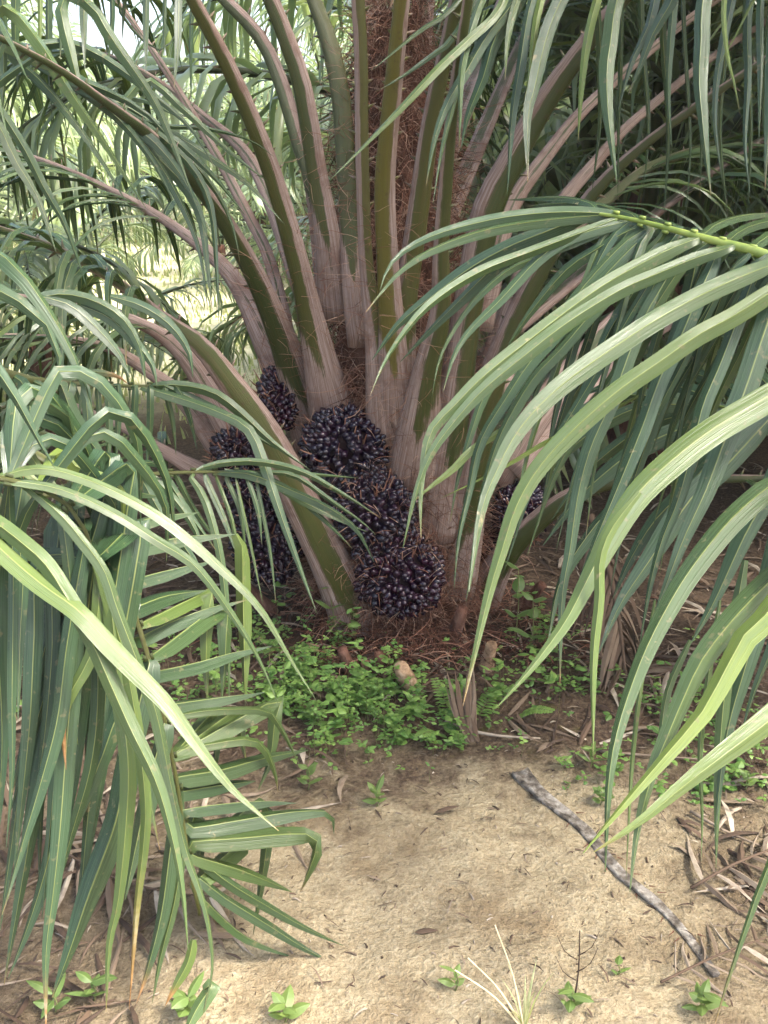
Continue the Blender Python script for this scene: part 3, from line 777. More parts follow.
T3 = [
 ([(500,-36),(481,0),(468,39),(461,73),(460,112),(459,148)], 2.4, 2.3, 9, .2),
 ([(535,-45),(517,0),(508,39),(505,80)], 2.4, 2.35, 8, .3),
 ([(560,-48),(541,0),(535,31),(528,86),(524,100)], 2.35, 2.3, 9, .95),
 ([(590,-53),(561,0),(546,39),(535,86),(528,118),(528,182)], 2.3, 2.2, 16, .08),
 ([(550,-47),(530,5),(520,65),(512,117),(507,195)], 2.35, 2.3, 12, .0),
 ([(615,-56),(595,5),(585,52),(580,104),(578,142)], 2.3, 2.25, 10, 1.),
 ([(540,-45),(509,16),(494,39),(483,78),(468,115),(461,150)], 2.4, 2.4, 18, .0),
 ([(540,-46),(515,0),(488,34),(468,68),(447,104),(434,141),(426,186)], 2.4, 2.35, 12, .0),
 ([(525,-43),(499,26),(462,78),(452,110),(442,151),(433,204)], 2.42, 2.4, 9, .1),
 ([(515,-40),(500,8),(470,38),(440,66),(410,98),(385,124),(330,180)], 2.4, 2.2, 10, .35),
 ([(480,-30),(450,10),(420,30),(390,55),(372,70)], 2.5, 2.4, 6, .2),
 ([(490,-34),(455,35),(425,60),(400,78),(375,92)], 2.5, 2.5, 7, .1),
 ([(640,-58),(617,0),(611,39),(607,68),(608,112),(617,184)], 2.25, 2.15, 18, .1),
 ([(720,-62),(703,0),(701,39),(699,78),(702,117),(706,156),(711,196)], 2.15, 2.05, 17, .05),
 ([(735,-62),(724,0),(727,52),(735,86),(740,114)], 2.2, 2.15, 5, .9),
 ([(790,-60),(753,0),(735,36),(715,70)], 2.1, 2.2, 4, .7),
 ([(770,-61),(761,0),(761,65),(759,145)], 2.15, 2.1, 9, .0),
 ([(760,-61),(748,13),(748,78),(745,143),(750,195)], 2.2, 2.2, 9, .0),
 ([(695,-61),(672,0),(654,31),(641,65),(628,95)], 2.25, 2.35, 11, .0),
 ([(665,-60),(650,20),(632,60),(618,110)], 2.3, 2.35, 11, .0),
 ([(790,-60),(775,20),(770,100),(765,190)], 2.1, 2.05, 14, .0),
 ([(680,-60),(672,20),(668,90),(672,150)], 2.3, 2.3, 8, .1),
 ([(745,-62),(720,60),(715,120),(722,180)], 2.25, 2.3, 8, .0),
]
traced(lb, T3, off=RP)
for k in range(9):
    x = 600 + k * 21; y0 = trng.uniform(120, 150)
    traced(lb, [([(x + trng.uniform(-6, 6), -50), (x, 40), (x + trng.uniform(-8, 8), y0), (x + trng.uniform(-10, 10), trng.uniform(190, 225))], 2.35, 2.7, trng.uniform(5, 8), .0)], off=RP)
lb.build('leaflets', M['leaf'], f3)

def crown(root, lst, rng):  # unseen upper fronds of a palm, added overhead to shade the scene
    for az, el, L_ in lst:
        a, e_ = math.radians(az), math.radians(el)
        d = V((math.cos(a) * math.cos(e_), math.sin(a) * math.cos(e_), math.sin(e_)))
        p0 = V((math.cos(a) * .12, math.sin(a) * .12, 1.0)); pts = [p0, p0 + d * .5, p0 + d]
        pts += extend(pts, L_, .36)
        mb = MB(); c = petiole(mb, pts, [.09, .07, .05] + [max(.006, .045 * (1 - i / 9)) for i in range(9)], 36, (0, .4, .1), hint=lambda p: V((p.x, p.y, -.3)), yel=.1)
        fo = mb.build('frond', M['stalk'], root); lb = MB()
        pinnae(lb, c, 12, .045, .62, .032, rng, nseg=6); lb.build('leaflets', M['leaf'], fo)
crown(rpalm, [(172, 74, 2.2), (215, 70, 2.2), (250, 64, 2.3), (300, 60, 2.3), (345, 62, 2.3), (30, 66, 2.3), (75, 72, 2.2), (130, 78, 2.0)], random.Random(4))
# --- palm on the left, outside the frame
LP = V((-2.2, 1.75, 0)); LP.z = gz(LP.x, LP.y)
lpalm = empty('oil_palm', LP, 'neighbouring oil palm whose drooping torn fronds hang in from the left edge', 'palm tree')
ptrunk(lpalm)
fA, cA = near_frond(lpalm, [(190, 388), (160, 386), (125, 386), (80, 384), (30, 380), (-60, 372)], [2.5, 2.48, 2.42, 2.35, 2.25, 2.1], .006, .07, .5, [V((-1.4, 1.85, 1.0)), V((-1.85, 1.78, .9)), V((-2.1, 1.75, .6))])
lb = MB()
TA = [
 ([(150,386),(180,385),(214,393),(242,414),(271,441),(310,470)], 2.45, 2.5, 13, .1),
 ([(140,386),(180,398),(219,412),(248,428),(262,458),(280,512),(297,560),(317,614)], 2.45, 2.35, 12, .1),
 ([(165,386),(200,402),(235,420),(262,440),(290,455)], 2.45, 2.6, 9, .05),
 ([(108,385),(109,420),(108,472)], 2.4, 2.4, 8, .15), ([(118,386),(118,420),(116,462)], 2.4, 2.42, 7, .1),
 ([(135,387),(133,420),(128,455)], 2.42, 2.45, 7, .1), ([(150,388),(150,430),(146,474)], 2.42, 2.45, 8, .1),
 ([(98,384),(99,410),(97,445)], 2.4, 2.42, 6, .1), ([(165,388),(172,420),(176,455)], 2.45, 2.5, 6, .1), ([(178,388),(190,415),(197,450)], 2.45, 2.5, 7, .0),
 ([(60,383),(75,420),(100,455),(112,480)], 2.3, 2.2, 16, .05), ([(40,382),(60,425),(75,470),(82,510)], 2.25, 2.1, 14, .1),
 ([(110,386),(140,430),(160,440)], 2.4, 2.5, 10, .0), ([(70,384),(62,420),(60,460)], 2.3, 2.3, 12, .0), ([(85,384),(88,425),(86,470)], 2.35, 2.35, 10, .1),
 ([(50,382),(85,372),(115,375),(128,384)], 2.3, 2.4, 10, .1, .6),
 ([(20,380),(30,400),(28,440),(35,480)], 2.2, 2.1, 14, .0),
]
traced(lb, TA, off=LP); lb.build('leaflets', M['leaf'], fA)
fB, cB = near_frond(lpalm, [(280, 472), (250, 472), (200, 472), (150, 474), (110, 479), (60, 490), (0, 505), (-80, 515)], [2.45, 2.42, 2.35, 2.28, 2.2, 2.1, 2.0, 1.9], .006, .07, .6, [V((-1.3, 1.75, .75)), V((-1.8, 1.75, .72)), V((-2.1, 1.75, .5))])
lb = MB()
TB = [
 ([(195,471),(215,464),(250,461),(284,466),(310,475),(336,490),(358,503),(380,518)], 2.35, 2.4, 9, .15),
 ([(225,472),(250,474),(284,487),(326,506),(357,529),(374,562)], 2.38, 2.45, 12, .05),
 ([(240,472),(265,478),(300,500),(345,522),(368,532)], 2.4, 2.5, 8, .1),
 ([(265,472),(295,476),(330,500),(362,522),(376,535)], 2.42, 2.5, 6, .1), ([(275,472),(310,474),(358,478)], 2.43, 2.5, 4, .2),
 ([(255,472),(290,490),(330,525),(352,548)], 2.43, 2.5, 8, .05),
 ([(188,473),(205,500),(221,560),(228,640),(229,706)], 2.33, 2.25, 9, .2),
 ([(150,474),(175,500),(195,530),(206,565)], 2.3, 2.3, 9, .1), ([(165,474),(190,515),(216,550)], 2.32, 2.3, 8, .1),
 ([(215,473),(232,520),(240,570),(251,624)], 2.38, 2.35, 5, .3), ([(235,473),(250,540),(263,604)], 2.4, 2.35, 4, .3), ([(255,473),(270,550),(276,604)], 2.42, 2.4, 4, .2),
 ([(205,473),(225,520),(240,562)], 2.36, 2.35, 7, .1), ([(225,473),(240,510),(246,560)], 2.4, 2.4, 5, .15), ([(245,473),(258,510),(262,545)], 2.4, 2.4, 5, .1),
 ([(175,473),(196,512),(224,548)], 2.32, 2.4, 7, .05), ([(140,475),(165,520),(190,555),(215,600)], 2.28, 2.3, 10, .05),
 ([(120,478),(130,470),(133,465),(110,470)], 2.25, 2.3, 16, .05),
 ([(100,482),(130,468),(150,462),(165,470)], 2.2, 2.4, 16, .0),
]
traced(lb, TB, off=LP); lb.build('leaflets', M['leaf'], fB)
# the frond that droops to the ground, its leaflets standing out to the right
fC, cC = near_frond(lpalm, [(200, 915), (190, 870), (180, 800), (160, 700), (130, 600), (100, 520), (55, 465), (-10, 440), (-90, 440)], [1.98, 1.97, 1.95, 1.92, 1.9, 1.9, 1.9, 1.88, 1.85], .007, .045, .7, [V((-1.3, 1.7, .95)), V((-1.8, 1.74, .85)), V((-2.1, 1.75, .5))])
lb = MB()
TC = [
 ([(80,492),(120,490),(162,497)], 1.9, 2.1, 12, .1), ([(105,535),(150,518),(200,512)], 1.9, 2.1, 13, .1),
 ([(100,556),(140,545),(190,536),(236,534)], 1.9, 2.15, 15, .05), ([(118,585),(160,572),(215,560)], 1.9, 2.1, 14, .0), ([(125,610),(165,596),(207,590)], 1.9, 2.1, 14, .0),
 ([(132,640),(170,622),(215,606),(246,600)], 1.92, 2.15, 14, .0), ([(142,672),(190,664),(235,652),(272,646)], 1.92, 2.2, 15, .0),
 ([(160,708),(200,700),(265,692)], 1.92, 2.1, 13, .0), ([(165,718),(210,710),(255,709),(270,712),(285,735),(299,764)], 1.93, 2.1, 8, .3),
 ([(170,752),(210,744),(250,739),(266,750),(275,772),(278,792)], 1.94, 2.1, 9, .45), ([(172,778),(220,770),(265,758),(308,750)], 1.94, 2.15, 16, .2),
 ([(176,792),(215,786),(256,781)], 1.95, 2.1, 13, .0), ([(182,810),(230,803),(270,801),(297,803)], 1.95, 2.15, 13, .0),
 ([(188,828),(240,820),(290,812),(325,811),(334,818),(334,834)], 1.96, 2.15, 15, .1), ([(190,842),(240,838),(285,834),(312,835),(317,845),(310,868),(300,892)], 1.96, 2.1, 16, .4),
 ([(195,856),(235,868),(265,880),(292,892)], 1.97, 2.1, 12, .4), ([(190,852),(225,880),(257,900),(304,927),(344,946)], 1.97, 2.1, 9, .15), ([(195,875),(225,898),(262,921),(304,948),(335,964)], 1.97, 2.1, 9, .1), ([(198,893),(239,932),(270,948),(297,958)], 1.98, 2.1, 8, .15),
 ([(236,534),(242,545),(243,600),(245,702)], 2.15, 2.15, 14, .75), ([(207,592),(209,605),(206,650),(208,706)], 2.1, 2.1, 10, .6), ([(222,606),(226,640),(222,700)], 2.12, 2.12, 12, .2),
 ([(265,800),(268,830),(262,880),(253,936)], 2.1, 2.1, 9, .3), ([(245,838),(228,850),(222,885)], 2.1, 2.05, 12, .6), ([(240,708),(240,730),(246,760)], 2.1, 2.1, 12, .6), ([(275,700),(275,715),(270,760),(258,790)], 2.12, 2.12, 11, .4),
 ([(196,810),(200,850),(200,880)], 2.1, 2.1, 9, .3), ([(215,712),(216,740),(215,775)], 2.1, 2.1, 10, .3),
 # the left row of the same frond
 ([(130,600),(110,640),(95,700),(85,760)], 1.88, 1.8, 18, .0), ([(150,660),(135,720),(118,790),(100,850)], 1.9, 1.82, 20, .0), ([(165,720),(150,780),(135,850),(125,900)], 1.92, 1.85, 18, .05),
 ([(178,790),(170,850),(162,910),(150,960),(136,1004)], 1.95, 1.9, 13, .1, -.18), ([(185,840),(175,900),(160,960),(152,1004)], 1.96, 1.92, 7, .3),
]
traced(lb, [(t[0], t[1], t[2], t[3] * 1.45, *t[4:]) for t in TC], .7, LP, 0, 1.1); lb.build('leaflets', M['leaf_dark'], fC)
# the nearest frond of the left palm
fD, cD = near_frond(lpalm, [(95, 560), (80, 520), (50, 492), (0, 478), (-60, 470), (-140, 470)], [1.62, 1.6, 1.58, 1.56, 1.55, 1.55], .006, .04, .6, [V((-1.25, 1.55, 1.0)), V((-1.8, 1.7, .9)), V((-2.1, 1.75, .5))])
lb = MB()
TD = [
 ([(-20,486),(0,476),(40,468),(83,478),(130,499),(170,524),(220,567),(260,608),(290,658),(316,700)], 1.56, 1.6, 12, .4),
 ([(-20,476),(16,481),(60,489),(110,511),(156,540),(195,566),(230,612),(258,658),(279,706)], 1.56, 1.6, 11, .3),
 ([(-40,505),(0,548),(39,582),(78,610),(104,638),(135,670),(167,703),(197,744),(228,784),(254,809),(279,831)], 1.55, 1.45, 21, .62),
 ([(-30,500),(16,538),(44,563),(65,595),(88,634),(109,681),(130,728),(156,782),(172,837),(182,890),(188,950)], 1.55, 1.45, 22, .3, .0),
 ([(20,482),(58,512),(82,540),(104,570),(117,608),(135,655),(156,712),(170,780),(186,850),(205,905),(213,965),(203,1015)], 1.58, 1.52, 15, .25),
 ([(-50,330),(0,375),(23,412),(42,447),(56,470)], 1.5, 1.55, 14, .0),
 ([(-20,255),(10,262),(35,290),(65,338),(85,385),(99,440)], 1.62, 1.65, 17, .05),
 ([(-30,290),(0,295),(25,305),(50,330),(60,362),(57,392)], 1.75, 1.8, 15, .0),
 ([(30,300),(60,294),(92,300),(122,318),(140,348),(146,386)], 1.95, 2.0, 15, .05), ([(80,305),(110,318),(135,342),(152,365),(157,388)], 1.98, 2.0, 13, .1),
 ([(110,296),(140,305),(168,323),(188,350),(193,378)], 2.0, 2.05, 11, .05), ([(40,296),(70,305),(97,328),(120,355),(131,380)], 1.95, 2., 13, .05),
 ([(10,520),(13,560),(13,620),(12,700),(12,780),(6,850)], 1.6, 1.58, 11, .0), ([(20,530),(23,580),(20,640),(18,722)], 1.62, 1.6, 10, .0),
 ([(85,540),(76,590),(66,650),(57,720),(40,785),(22,845),(2,915)], 1.62, 1.55, 22, .0),
 ([(82,560),(76,610),(72,680),(66,750),(60,830),(53,895),(46,954),(46,1030)], 1.64, 1.58, 20, .05, -.12),
 ([(128,740),(122,790),(113,830),(88,897),(70,950),(52,998)], 1.72, 1.68, 34, .0), ([(120,690),(112,728),(96,772),(78,811),(66,850),(55,900)], 1.74, 1.7, 18, .0),
 ([(75,700),(62,790),(48,860),(30,920),(8,978)], 1.72, 1.7, 24, .0), ([(40,560),(34,640),(30,720),(22,800),(14,872)], 1.7, 1.68, 16, .0), ([(55,560),(52,650),(44,740),(30,830)], 1.72, 1.7, 14, .0), ([(0,560),(-2,640),(2,740),(-4,860)], 1.65, 1.62, 18, .0),
 ([(92,600),(98,680),(92,760),(70,840),(45,930)], 1.68, 1.66, 16, .1),
 ([(110,600),(118,680),(128,760),(126,824),(118,902),(109,944),(106,1012)], 1.62, 1.58, 20, .4, -.06),
 ([(120,640),(136,720),(145,800),(143,850),(136,910),(129,1010)], 1.62, 1.6, 13, .6, .45),
 ([(100,585),(92,650),(72,690),(62,720),(66,770)], 1.63, 1.6, 14, .6, -.3), ([(84,560),(74,620),(72,690),(78,745)], 1.66, 1.66, 16, .55),
 ([(60,500),(68,560),(72,620),(60,690)], 1.62, 1.64, 12, .1), ([(105,570),(112,640),(130,700),(146,780),(160,850)], 1.66, 1.62, 14, .35, -.1),
 ([(203,990),(212,985),(196,1010),(182,1040)], 1.54, 1.5, 18, .3), ([(193,940),(188,962),(176,985),(165,1006)], 1.5, 1.5, 13, .5, .8),
 ([(60,450),(80,470),(112,480),(125,500),(118,530)], 1.68, 1.75, 12, .9), ([(10,430),(40,470),(70,500),(60,480)], 1.7, 1.7, 12, .5),
 ([(12,440),(18,460),(24,480)], 1.7, 1.7, 9, .2, .7), ([(-10,455),(10,458),(30,475),(50,490)], 1.6, 1.6, 12, .7),
]
for k in range(15):
    x0 = trng.uniform(-10, 135); yy = trng.uniform(500, 620); dx = trng.uniform(-70, 10) - x0 * .2; ln = trng.uniform(240, 420); dd = trng.uniform(1.74, 1.86)
    TD.append(([(x0 + 12, yy - 50), (x0 + 8, yy), (x0 + dx * .35, yy + ln * .4), (x0 + dx * .7, yy + ln * .72), (x0 + dx, yy + ln)], dd, dd - .04, trng.uniform(15, 26), 0.))
for k in range(7):
    x0, y0 = trng.uniform(0, 130), trng.uniform(395, 470)
    TD.append(([(x0 - 30, y0 - 20), (x0 - 5, y0 - 24), (x0 + trng.uniform(15, 30), y0 - 5), (x0 + trng.uniform(30, 55), y0 + 45), (x0 + trng.uniform(35, 75), y0 + trng.uniform(80, 150))], 1.6, trng.uniform(1.65, 1.9), trng.uniform(9, 16), trng.choice((.0, .05, .15))))
traced(lb, TD, off=LP); lb.build('leaflets', M['leaf'], fD)
crown(lpalm, [(10, 76, 2.0), (330, 70, 2.2), (290, 62, 2.3), (240, 60, 2.3), (200, 62, 2.3), (150, 64, 2.3), (100, 72, 2.2), (55, 78, 2.0)], random.Random(6))
# high frond of the left palm, hanging against the sky
fE, cE = near_frond(lpalm, [(210, -20), (150, -32), (80, -45), (0, -50), (-80, -45)], [2.6, 2.5, 2.4, 2.3, 2.2], .006, .06, .3, [V((-1.5, 1.9, 1.8)), V((-1.95, 1.8, 1.5)), V((-2.15, 1.75, 1.0))])
lb = MB()
TE = [([(148,-32),(146,0),(146,40),(146,75)], 2.5, 2.5, 7, .0), ([(168,-28),(165,0),(164,62)], 2.5, 2.5, 5, .0), ([(184,-26),(179,0),(178,45),(174,88)], 2.55, 2.5, 8, .0), ([(195,-24),(191,30),(191,112)], 2.55, 2.6, 4, .0), ([(135,-36),(125,0),(122,42)], 2.5, 2.6, 4, .0),
 ([(120,-38),(118,-5),(125,20),(160,50),(185,20)], 2.5, 2.7, 3, .0), ([(66,-48),(62,0),(60,60)], 2.4, 2.4, 9, .0), ([(90,-44),(84,0),(85,70)], 2.42, 2.4, 10, .0), ([(38,-50),(40,0),(39,66)], 2.35, 2.35, 6, .9),
 ([(110,-41),(112,20),(105,80)], 2.45, 2.5, 6, .0), ([(20,-50),(15,20),(18,90)], 2.35, 2.4, 9, .0), ([(50,-49),(48,40),(52,120)], 2.4, 2.45, 9, .0), ([(0,-50),(4,60),(0,140)], 2.35, 2.4, 10, .0)]
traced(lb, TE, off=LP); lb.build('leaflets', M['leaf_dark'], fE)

# leaflets of the main palm's left frond (D), seen in front at the upper left
fo, ap, lo = FR['D']
lb = MB()
TDm = [
 ([(-15,30),(5,5),(39,41),(70,91),(104,141),(122,170),(146,208)], 2.35, 2.2, 15, .45),
 ([(0,38),(20,62),(45,85),(75,122),(105,165),(128,205)], 2.4, 2.3, 10, .1),
 ([(60,0),(89,3),(112,39),(138,76),(156,104),(172,141),(195,203)], 2.3, 2.3, 12, .15),
 ([(30,55),(60,42),(90,50),(125,72),(150,92),(190,127),(215,168)], 2.4, 2.45, 9, .05),
 ([(120,110),(147,80),(178,104),(209,133),(235,156),(268,182)], 2.5, 2.55, 8, .2),
 ([(120,112),(160,125),(205,128),(250,140),(274,157)], 2.5, 2.6, 6, .1),
 ([(105,102),(150,128),(190,165),(210,205),(216,262),(219,325)], 2.5, 2.5, 9, .05),
 ([(115,110),(150,150),(180,180),(200,215),(207,262),(212,310)], 2.52, 2.5, 10, .1),
 ([(80,86),(115,112),(150,150),(180,200),(200,250),(208,312)], 2.48, 2.5, 10, .0),
 ([(-20,95),(0,127),(16,161),(39,200),(56,252)], 2.1, 2.1, 10, .15), ([(-10,90),(0,110),(25,150),(45,190),(65,225),(87,288)], 2.2, 2.2, 9, .1),
 ([(60,70),(95,92),(130,122),(162,150),(190,190),(205,230)], 2.45, 2.5, 12, .0), ([(40,62),(80,88),(120,120),(155,165),(175,205)], 2.45, 2.4, 10, .0),
 ([(90,92),(130,108),(175,140),(215,178),(245,215)], 2.5, 2.6, 9, .05), ([(130,118),(170,132),(215,160),(250,185),(285,225)], 2.55, 2.6, 8, .1),
 ([(70,78),(105,95),(140,98),(180,118)], 2.45, 2.6, 9, .0), ([(20,50),(60,72),(105,90),(145,112),(180,150)], 2.42, 2.45, 11, .0), ([(150,135),(185,155),(215,190),(232,225),(240,262)], 2.6, 2.65, 7, .1),
]
RACH.clear(); RACH.extend(crom(local(palm, ap), 60)[0][22:])
traced(lb, TDm, off=OFF)
# join them to the existing leaflets as one mesh
for k, (vv, aa) in enumerate(zip(lb.v, lb.a)): pass
old = lo.data; bm = bmesh.new(); bm.from_mesh(old)
o2 = lb.build('leaflets', M['leaf'], fo); bm.from_mesh(o2.data); bm.to_mesh(old); bm.free()
bpy.data.objects.remove(o2)

# ------------------------------------------------------------------ palms further back
def far_frond_mesh(seed, L=3.1, droop=.42, nl=40, wd=.045, ln=.75):
    rg = random.Random(seed); mb = MB()
    d = V((.55, 0, .83)); p = V((.1, 0, 0)); pts = [p.copy(), p + d * .4, p + d * .8]
    pts += extend(pts, L - .8, droop, 8)
    c, tot = crom(pts, 24)
    tube(mb, pts, .045, .005, 20, 5, 0)
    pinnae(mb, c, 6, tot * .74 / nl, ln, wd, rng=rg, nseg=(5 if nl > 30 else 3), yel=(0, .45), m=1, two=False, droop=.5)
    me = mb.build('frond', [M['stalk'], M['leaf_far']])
    data = me.data; bpy.data.objects.remove(me); return data
FM = [far_frond_mesh(s, 3.1 + .25 * (s % 3), .36 + .07 * (s % 4)) for s in range(6)]
FMF = [far_frond_mesh(50 + s, 3.2, .4, 26, .06, .8) for s in range(3)]
tm = MB(); rg_ = []
for j in range(10):
    z = -.2 + 1.5 * j / 9
    rg_.append([tm.vert((.26 * (1 - .4 * j / 9) * (1 + .13 * math.sin(k * 2.3 + j * 1.9)) * math.cos(2 * PI * k / 14), .26 * (1 - .4 * j / 9) * (1 + .13 * math.sin(k * 2.3 + j * 1.9)) * math.sin(2 * PI * k / 14), z)) for k in range(14)])
for j in range(9):
    for k in range(14): tm.face((rg_[j][k], rg_[j][(k + 1) % 14], rg_[j + 1][(k + 1) % 14], rg_[j + 1][k]))
tm.face(tuple(rg_[-1]))
t_ = tm.build('trunk', M['trunk']); TM = t_.data; bpy.data.objects.remove(t_)
brng = random.Random(31)
def far_palm(px, dist, n, label, sc=1., far=False, group='oil palms standing behind'):
    x = (px - 384) / F * dist * 1.0; y = dist
    root = empty('oil_palm', (x, y, gz(x, y)), label, 'palm tree', group)
    s = brng.uniform(.9, 1.1) * sc
    root.scale = (s, s, s); root.rotation_euler.z = brng.uniform(0, 6.28)
    t = bpy.data.objects.new('trunk', TM); COL.objects.link(t); t.parent = root
    for k in range(n):
        u = k / (n - 1)
        f = bpy.data.objects.new('frond', brng.choice(FMF if far else FM)); COL.objects.link(f); f.parent = root
        az = root.rotation_euler.z + k * 2.39996; qx, qy = x + 2.9 * s * math.cos(az), y + 2.9 * s * math.sin(az)
        if not far and (qy < 4.3 and abs(qx) < 1.9): tilt_fix = -.5
        else: tilt_fix = 0.
        f.location = (0, 0, .45 + .85 * u)
        tilt = (1.0 - 1.35 * u) if tilt_fix == 0 else -.35                                  # low old fronds lie flat, the young ones stand
        f.rotation_euler = Euler((brng.uniform(-.15, .15), tilt * .75 + brng.uniform(-.12, .12), k * 2.39996 + brng.uniform(-.2, .2)), 'XYZ')
    return root
FP = [
 (-480, 4.7, 22, 'dark green palm filling the left edge behind the drooping fronds', 1.),
 (-230, 7.0, 22, 'green palm in the back left, in front of the pale clearing', .85),
 (640, 5.6, 26, 'dense dark palm just behind the laden palm on its right', 1.05),
 (900, 4.4, 24, 'dark palm crowding the upper right edge', 1.05),
 (760, 7.6, 24, 'deep green palm half hidden behind the dark palms of the right', 1.1),
 (640, 8.6, 24, 'palm showing between the grey stalks right of the fibrous trunk', 1.05),
 (40, 5.8, 13, 'low young palm whose bluish fronds spread behind the left stalks', .42),
 (225, 12.5, 12, 'small young palm standing alone in the pale clearing', .36),
 (600, 9.5, 24, 'green palm seen between the grey right stalks, behind the nearer dark ones', 1.05),
 (840, 6.6, 26, 'dark palm behind the upper right corner', 1.1),
 (-90, 10.5, 24, 'green palm at the back left with its crown against the white sky', 1.0),
 (-260, 9.5, 22, 'palm further back along the left edge of the clearing', 1.1),
]
for a in FP: far_palm(*a)
for px, di, lab, sc in [(262, 19, 'pale sunlit palm on the far side of the clearing, left of the trunk', .75), (470, 12, 'pale palm right behind the fibrous trunk', .95), (560, 13, 'far palm seen through gaps between the right stalks', 1.1),
        (700, 14, 'far palm seen behind the dark right palms', 1.2), (20, 18, 'far palm at the left end of the clearing', .9)]:
    far_palm(px, di, 22, lab, sc, True, 'oil palms across the clearing')
k = 0
for px, di, sc in [(60, 19, .85), (160, 22, .8), (300, 17, .9), (345, 14, .85), (430, 15, 1.), (-60, 15, .9), (560, 17, 1.1), (660, 17, 1.1), (-120, 24, 1.), (60, 27, 1.0), (150, 30, .8), (235, 26, .75), (300, 22, .95), (330, 30, 1.1), (440, 20, 1.2), (520, 22, 1.2), (620, 20, 1.3), (740, 20, 1.3), (860, 22, 1.3), (-30, 20, 1.)]:
    far_palm(px, di, 18, 'hazy palm in the last row beyond the clearing', sc, True, 'last row of palms beyond the clearing')

# ------------------------------------------------------------------ litter, weeds, grass
lrng = random.Random(77)
def soilness(x, y):
    f = ss((y + .4 * fbm(x * 1.7, y * 1.7) - 2.2) / .5)
    return max(f, .75 * ss((-.25 - x + .2 * fbm(x * 2, y * 2, 4)) / .4), .75 * ss((x - .55 + .25 * fbm(x * 2, y * 2, 4)) / .35))
lm = MB(); cnt = 0
while cnt < 7500:
    x = lrng.uniform(-1.7, 2.2); y = lrng.uniform(1.35, 5.2)
    if abs(x) > .45 * y + .3: continue
    s = soilness(x, y)
    if lrng.random() > .14 + s: continue
    cnt += 1
    z = gz(x, y); a = lrng.uniform(0, 6.28)
    big = s > .5 and lrng.random() < .35
    l = lrng.uniform(.06, .2) if big else lrng.uniform(.012, .05); w_ = lrng.uniform(.006, .02) if big else lrng.uniform(.0015, .006)
    d = V((math.cos(a), math.sin(a), 0)); p0 = V((x, y, z + .004)); p2 = p0 + d * l; p2.z = gz(p2.x, p2.y) + lrng.uniform(.003, .02)
    mid = p0.lerp(p2, .5) + V((lrng.uniform(-.1, .1) * l, lrng.uniform(-.1, .1) * l, lrng.uniform(.002, .12 * l + .003)))
    leaf(lm, [p0, mid, p2], w_, 3, lrng.uniform(.1, .7), 0, 0, UPH, lrng.uniform(-.5, .5), lrng.uniform(-.5, .5))
    b = lrng.random() ** 1.7
    for i in range(1, 17): lm.a[-i] = (lm.a[-i][0], lm.a[-i][1], 0, b)
for i in range(1500):
    x = lrng.uniform(-1.1, 1.3); y = lrng.uniform(1.35, 2.6); z = gz(x, y); r = lrng.uniform(.0015, .0055)
    a = lrng.uniform(0, 6.28); d = V((math.cos(a), math.sin(a), 0)) * r * lrng.uniform(1, 5); n0 = len(lm.v)
    strand(lm, [V((x, y, z)), V((x, y, z)) + d * .5 + V((0, 0, r * .6)), V((x, y, z)) + d], r * lrng.uniform(.8, 1.6), n=2)
    b = lrng.random() ** 1.4
    for q in range(n0, len(lm.v)): lm.a[q] = (.5, 0, 0, b)
tag(lm.build('leaf_litter', M['dry_leaf']), 'brown scraps of dry leaf and twig strewn over the soil', 'leaf litter', kind='stuff')

def oval(mb, p, d, l, w_, y, m=0, curl=.3, up=None):
    d = d.normalized(); pts = [p, p + d * l * .5 + V((0, 0, curl * l * .15)), p + d * l - V((0, 0, curl * l * .3))]
    leaf(mb, pts, w_, 5, .3, y, 0, UPH, lrng.uniform(-.3, .3), lrng.uniform(-.3, .3), m, prf=lambda t: math.sin(PI * min(.99, max(.03, .04 + .95 * t ** .8))) ** .8)

# low creeping weed at the palm's foot: countless small leaves
gc = MB(); 
patches = [(345, 706, 80, 44, 1250), (300, 690, 40, 45, 380), (328, 640, 20, 35, 300), (425, 715, 50, 30, 260), (480, 705, 35, 25, 150), (540, 640, 45, 30, 150), (560, 690, 50, 25, 120), (640, 700, 40, 25, 60), (190, 690, 60, 60, 260), (20, 640, 40, 50, 160), (720, 780, 60, 30, 160), (700, 720, 50, 30, 120), (450, 745, 70, 12, 110), (600, 780, 40, 20, 60), (250, 640, 40, 40, 160)]
for cx, cy, sx_, sy_, nn in patches:
    for i in range(nn):
        px, py = lrng.gauss(cx, sx_ * .55), lrng.gauss(cy, sy_ * .55)
        if py < 600: continue
        g0 = G(px, py); hh = abs(lrng.gauss(0, .075)) * (1.2 - .2 * abs(px - cx) / sx_) * (.55 + .9 * noise.noise(V((px * .03, py * .05, 0)))) + .006
        if noise.noise(V((px * .045, py * .06, 5))) < -.08: continue
        c = g0 + V((0, 0, hh)); yv = min(1, max(0, lrng.gauss(.35, .3)))
        if lrng.random() < .3: strand(gc, [g0, g0.lerp(c, .5) + V((lrng.uniform(-.01, .01), 0, 0)), c], .002, 1, n=2)
        sp_ = 1.7 if noise.noise(V((px * .05, py * .07, 11))) > .25 else .9
        for q in range(3 if sp_ < 1 else 2):
            a = lrng.uniform(0, 6.28)
            oval(gc, c + V((math.cos(a), math.sin(a), 0)) * .003, V((math.cos(a), math.sin(a), lrng.uniform(-.3, .5))), lrng.uniform(.009, .024) * sp_, lrng.uniform(.008, .018) * sp_, yv)
tag(gc.build('ground_cover', [M['weed'], M['stem']]), 'low bright green creeping weeds spreading round the foot of the palm', 'weeds', kind='stuff')

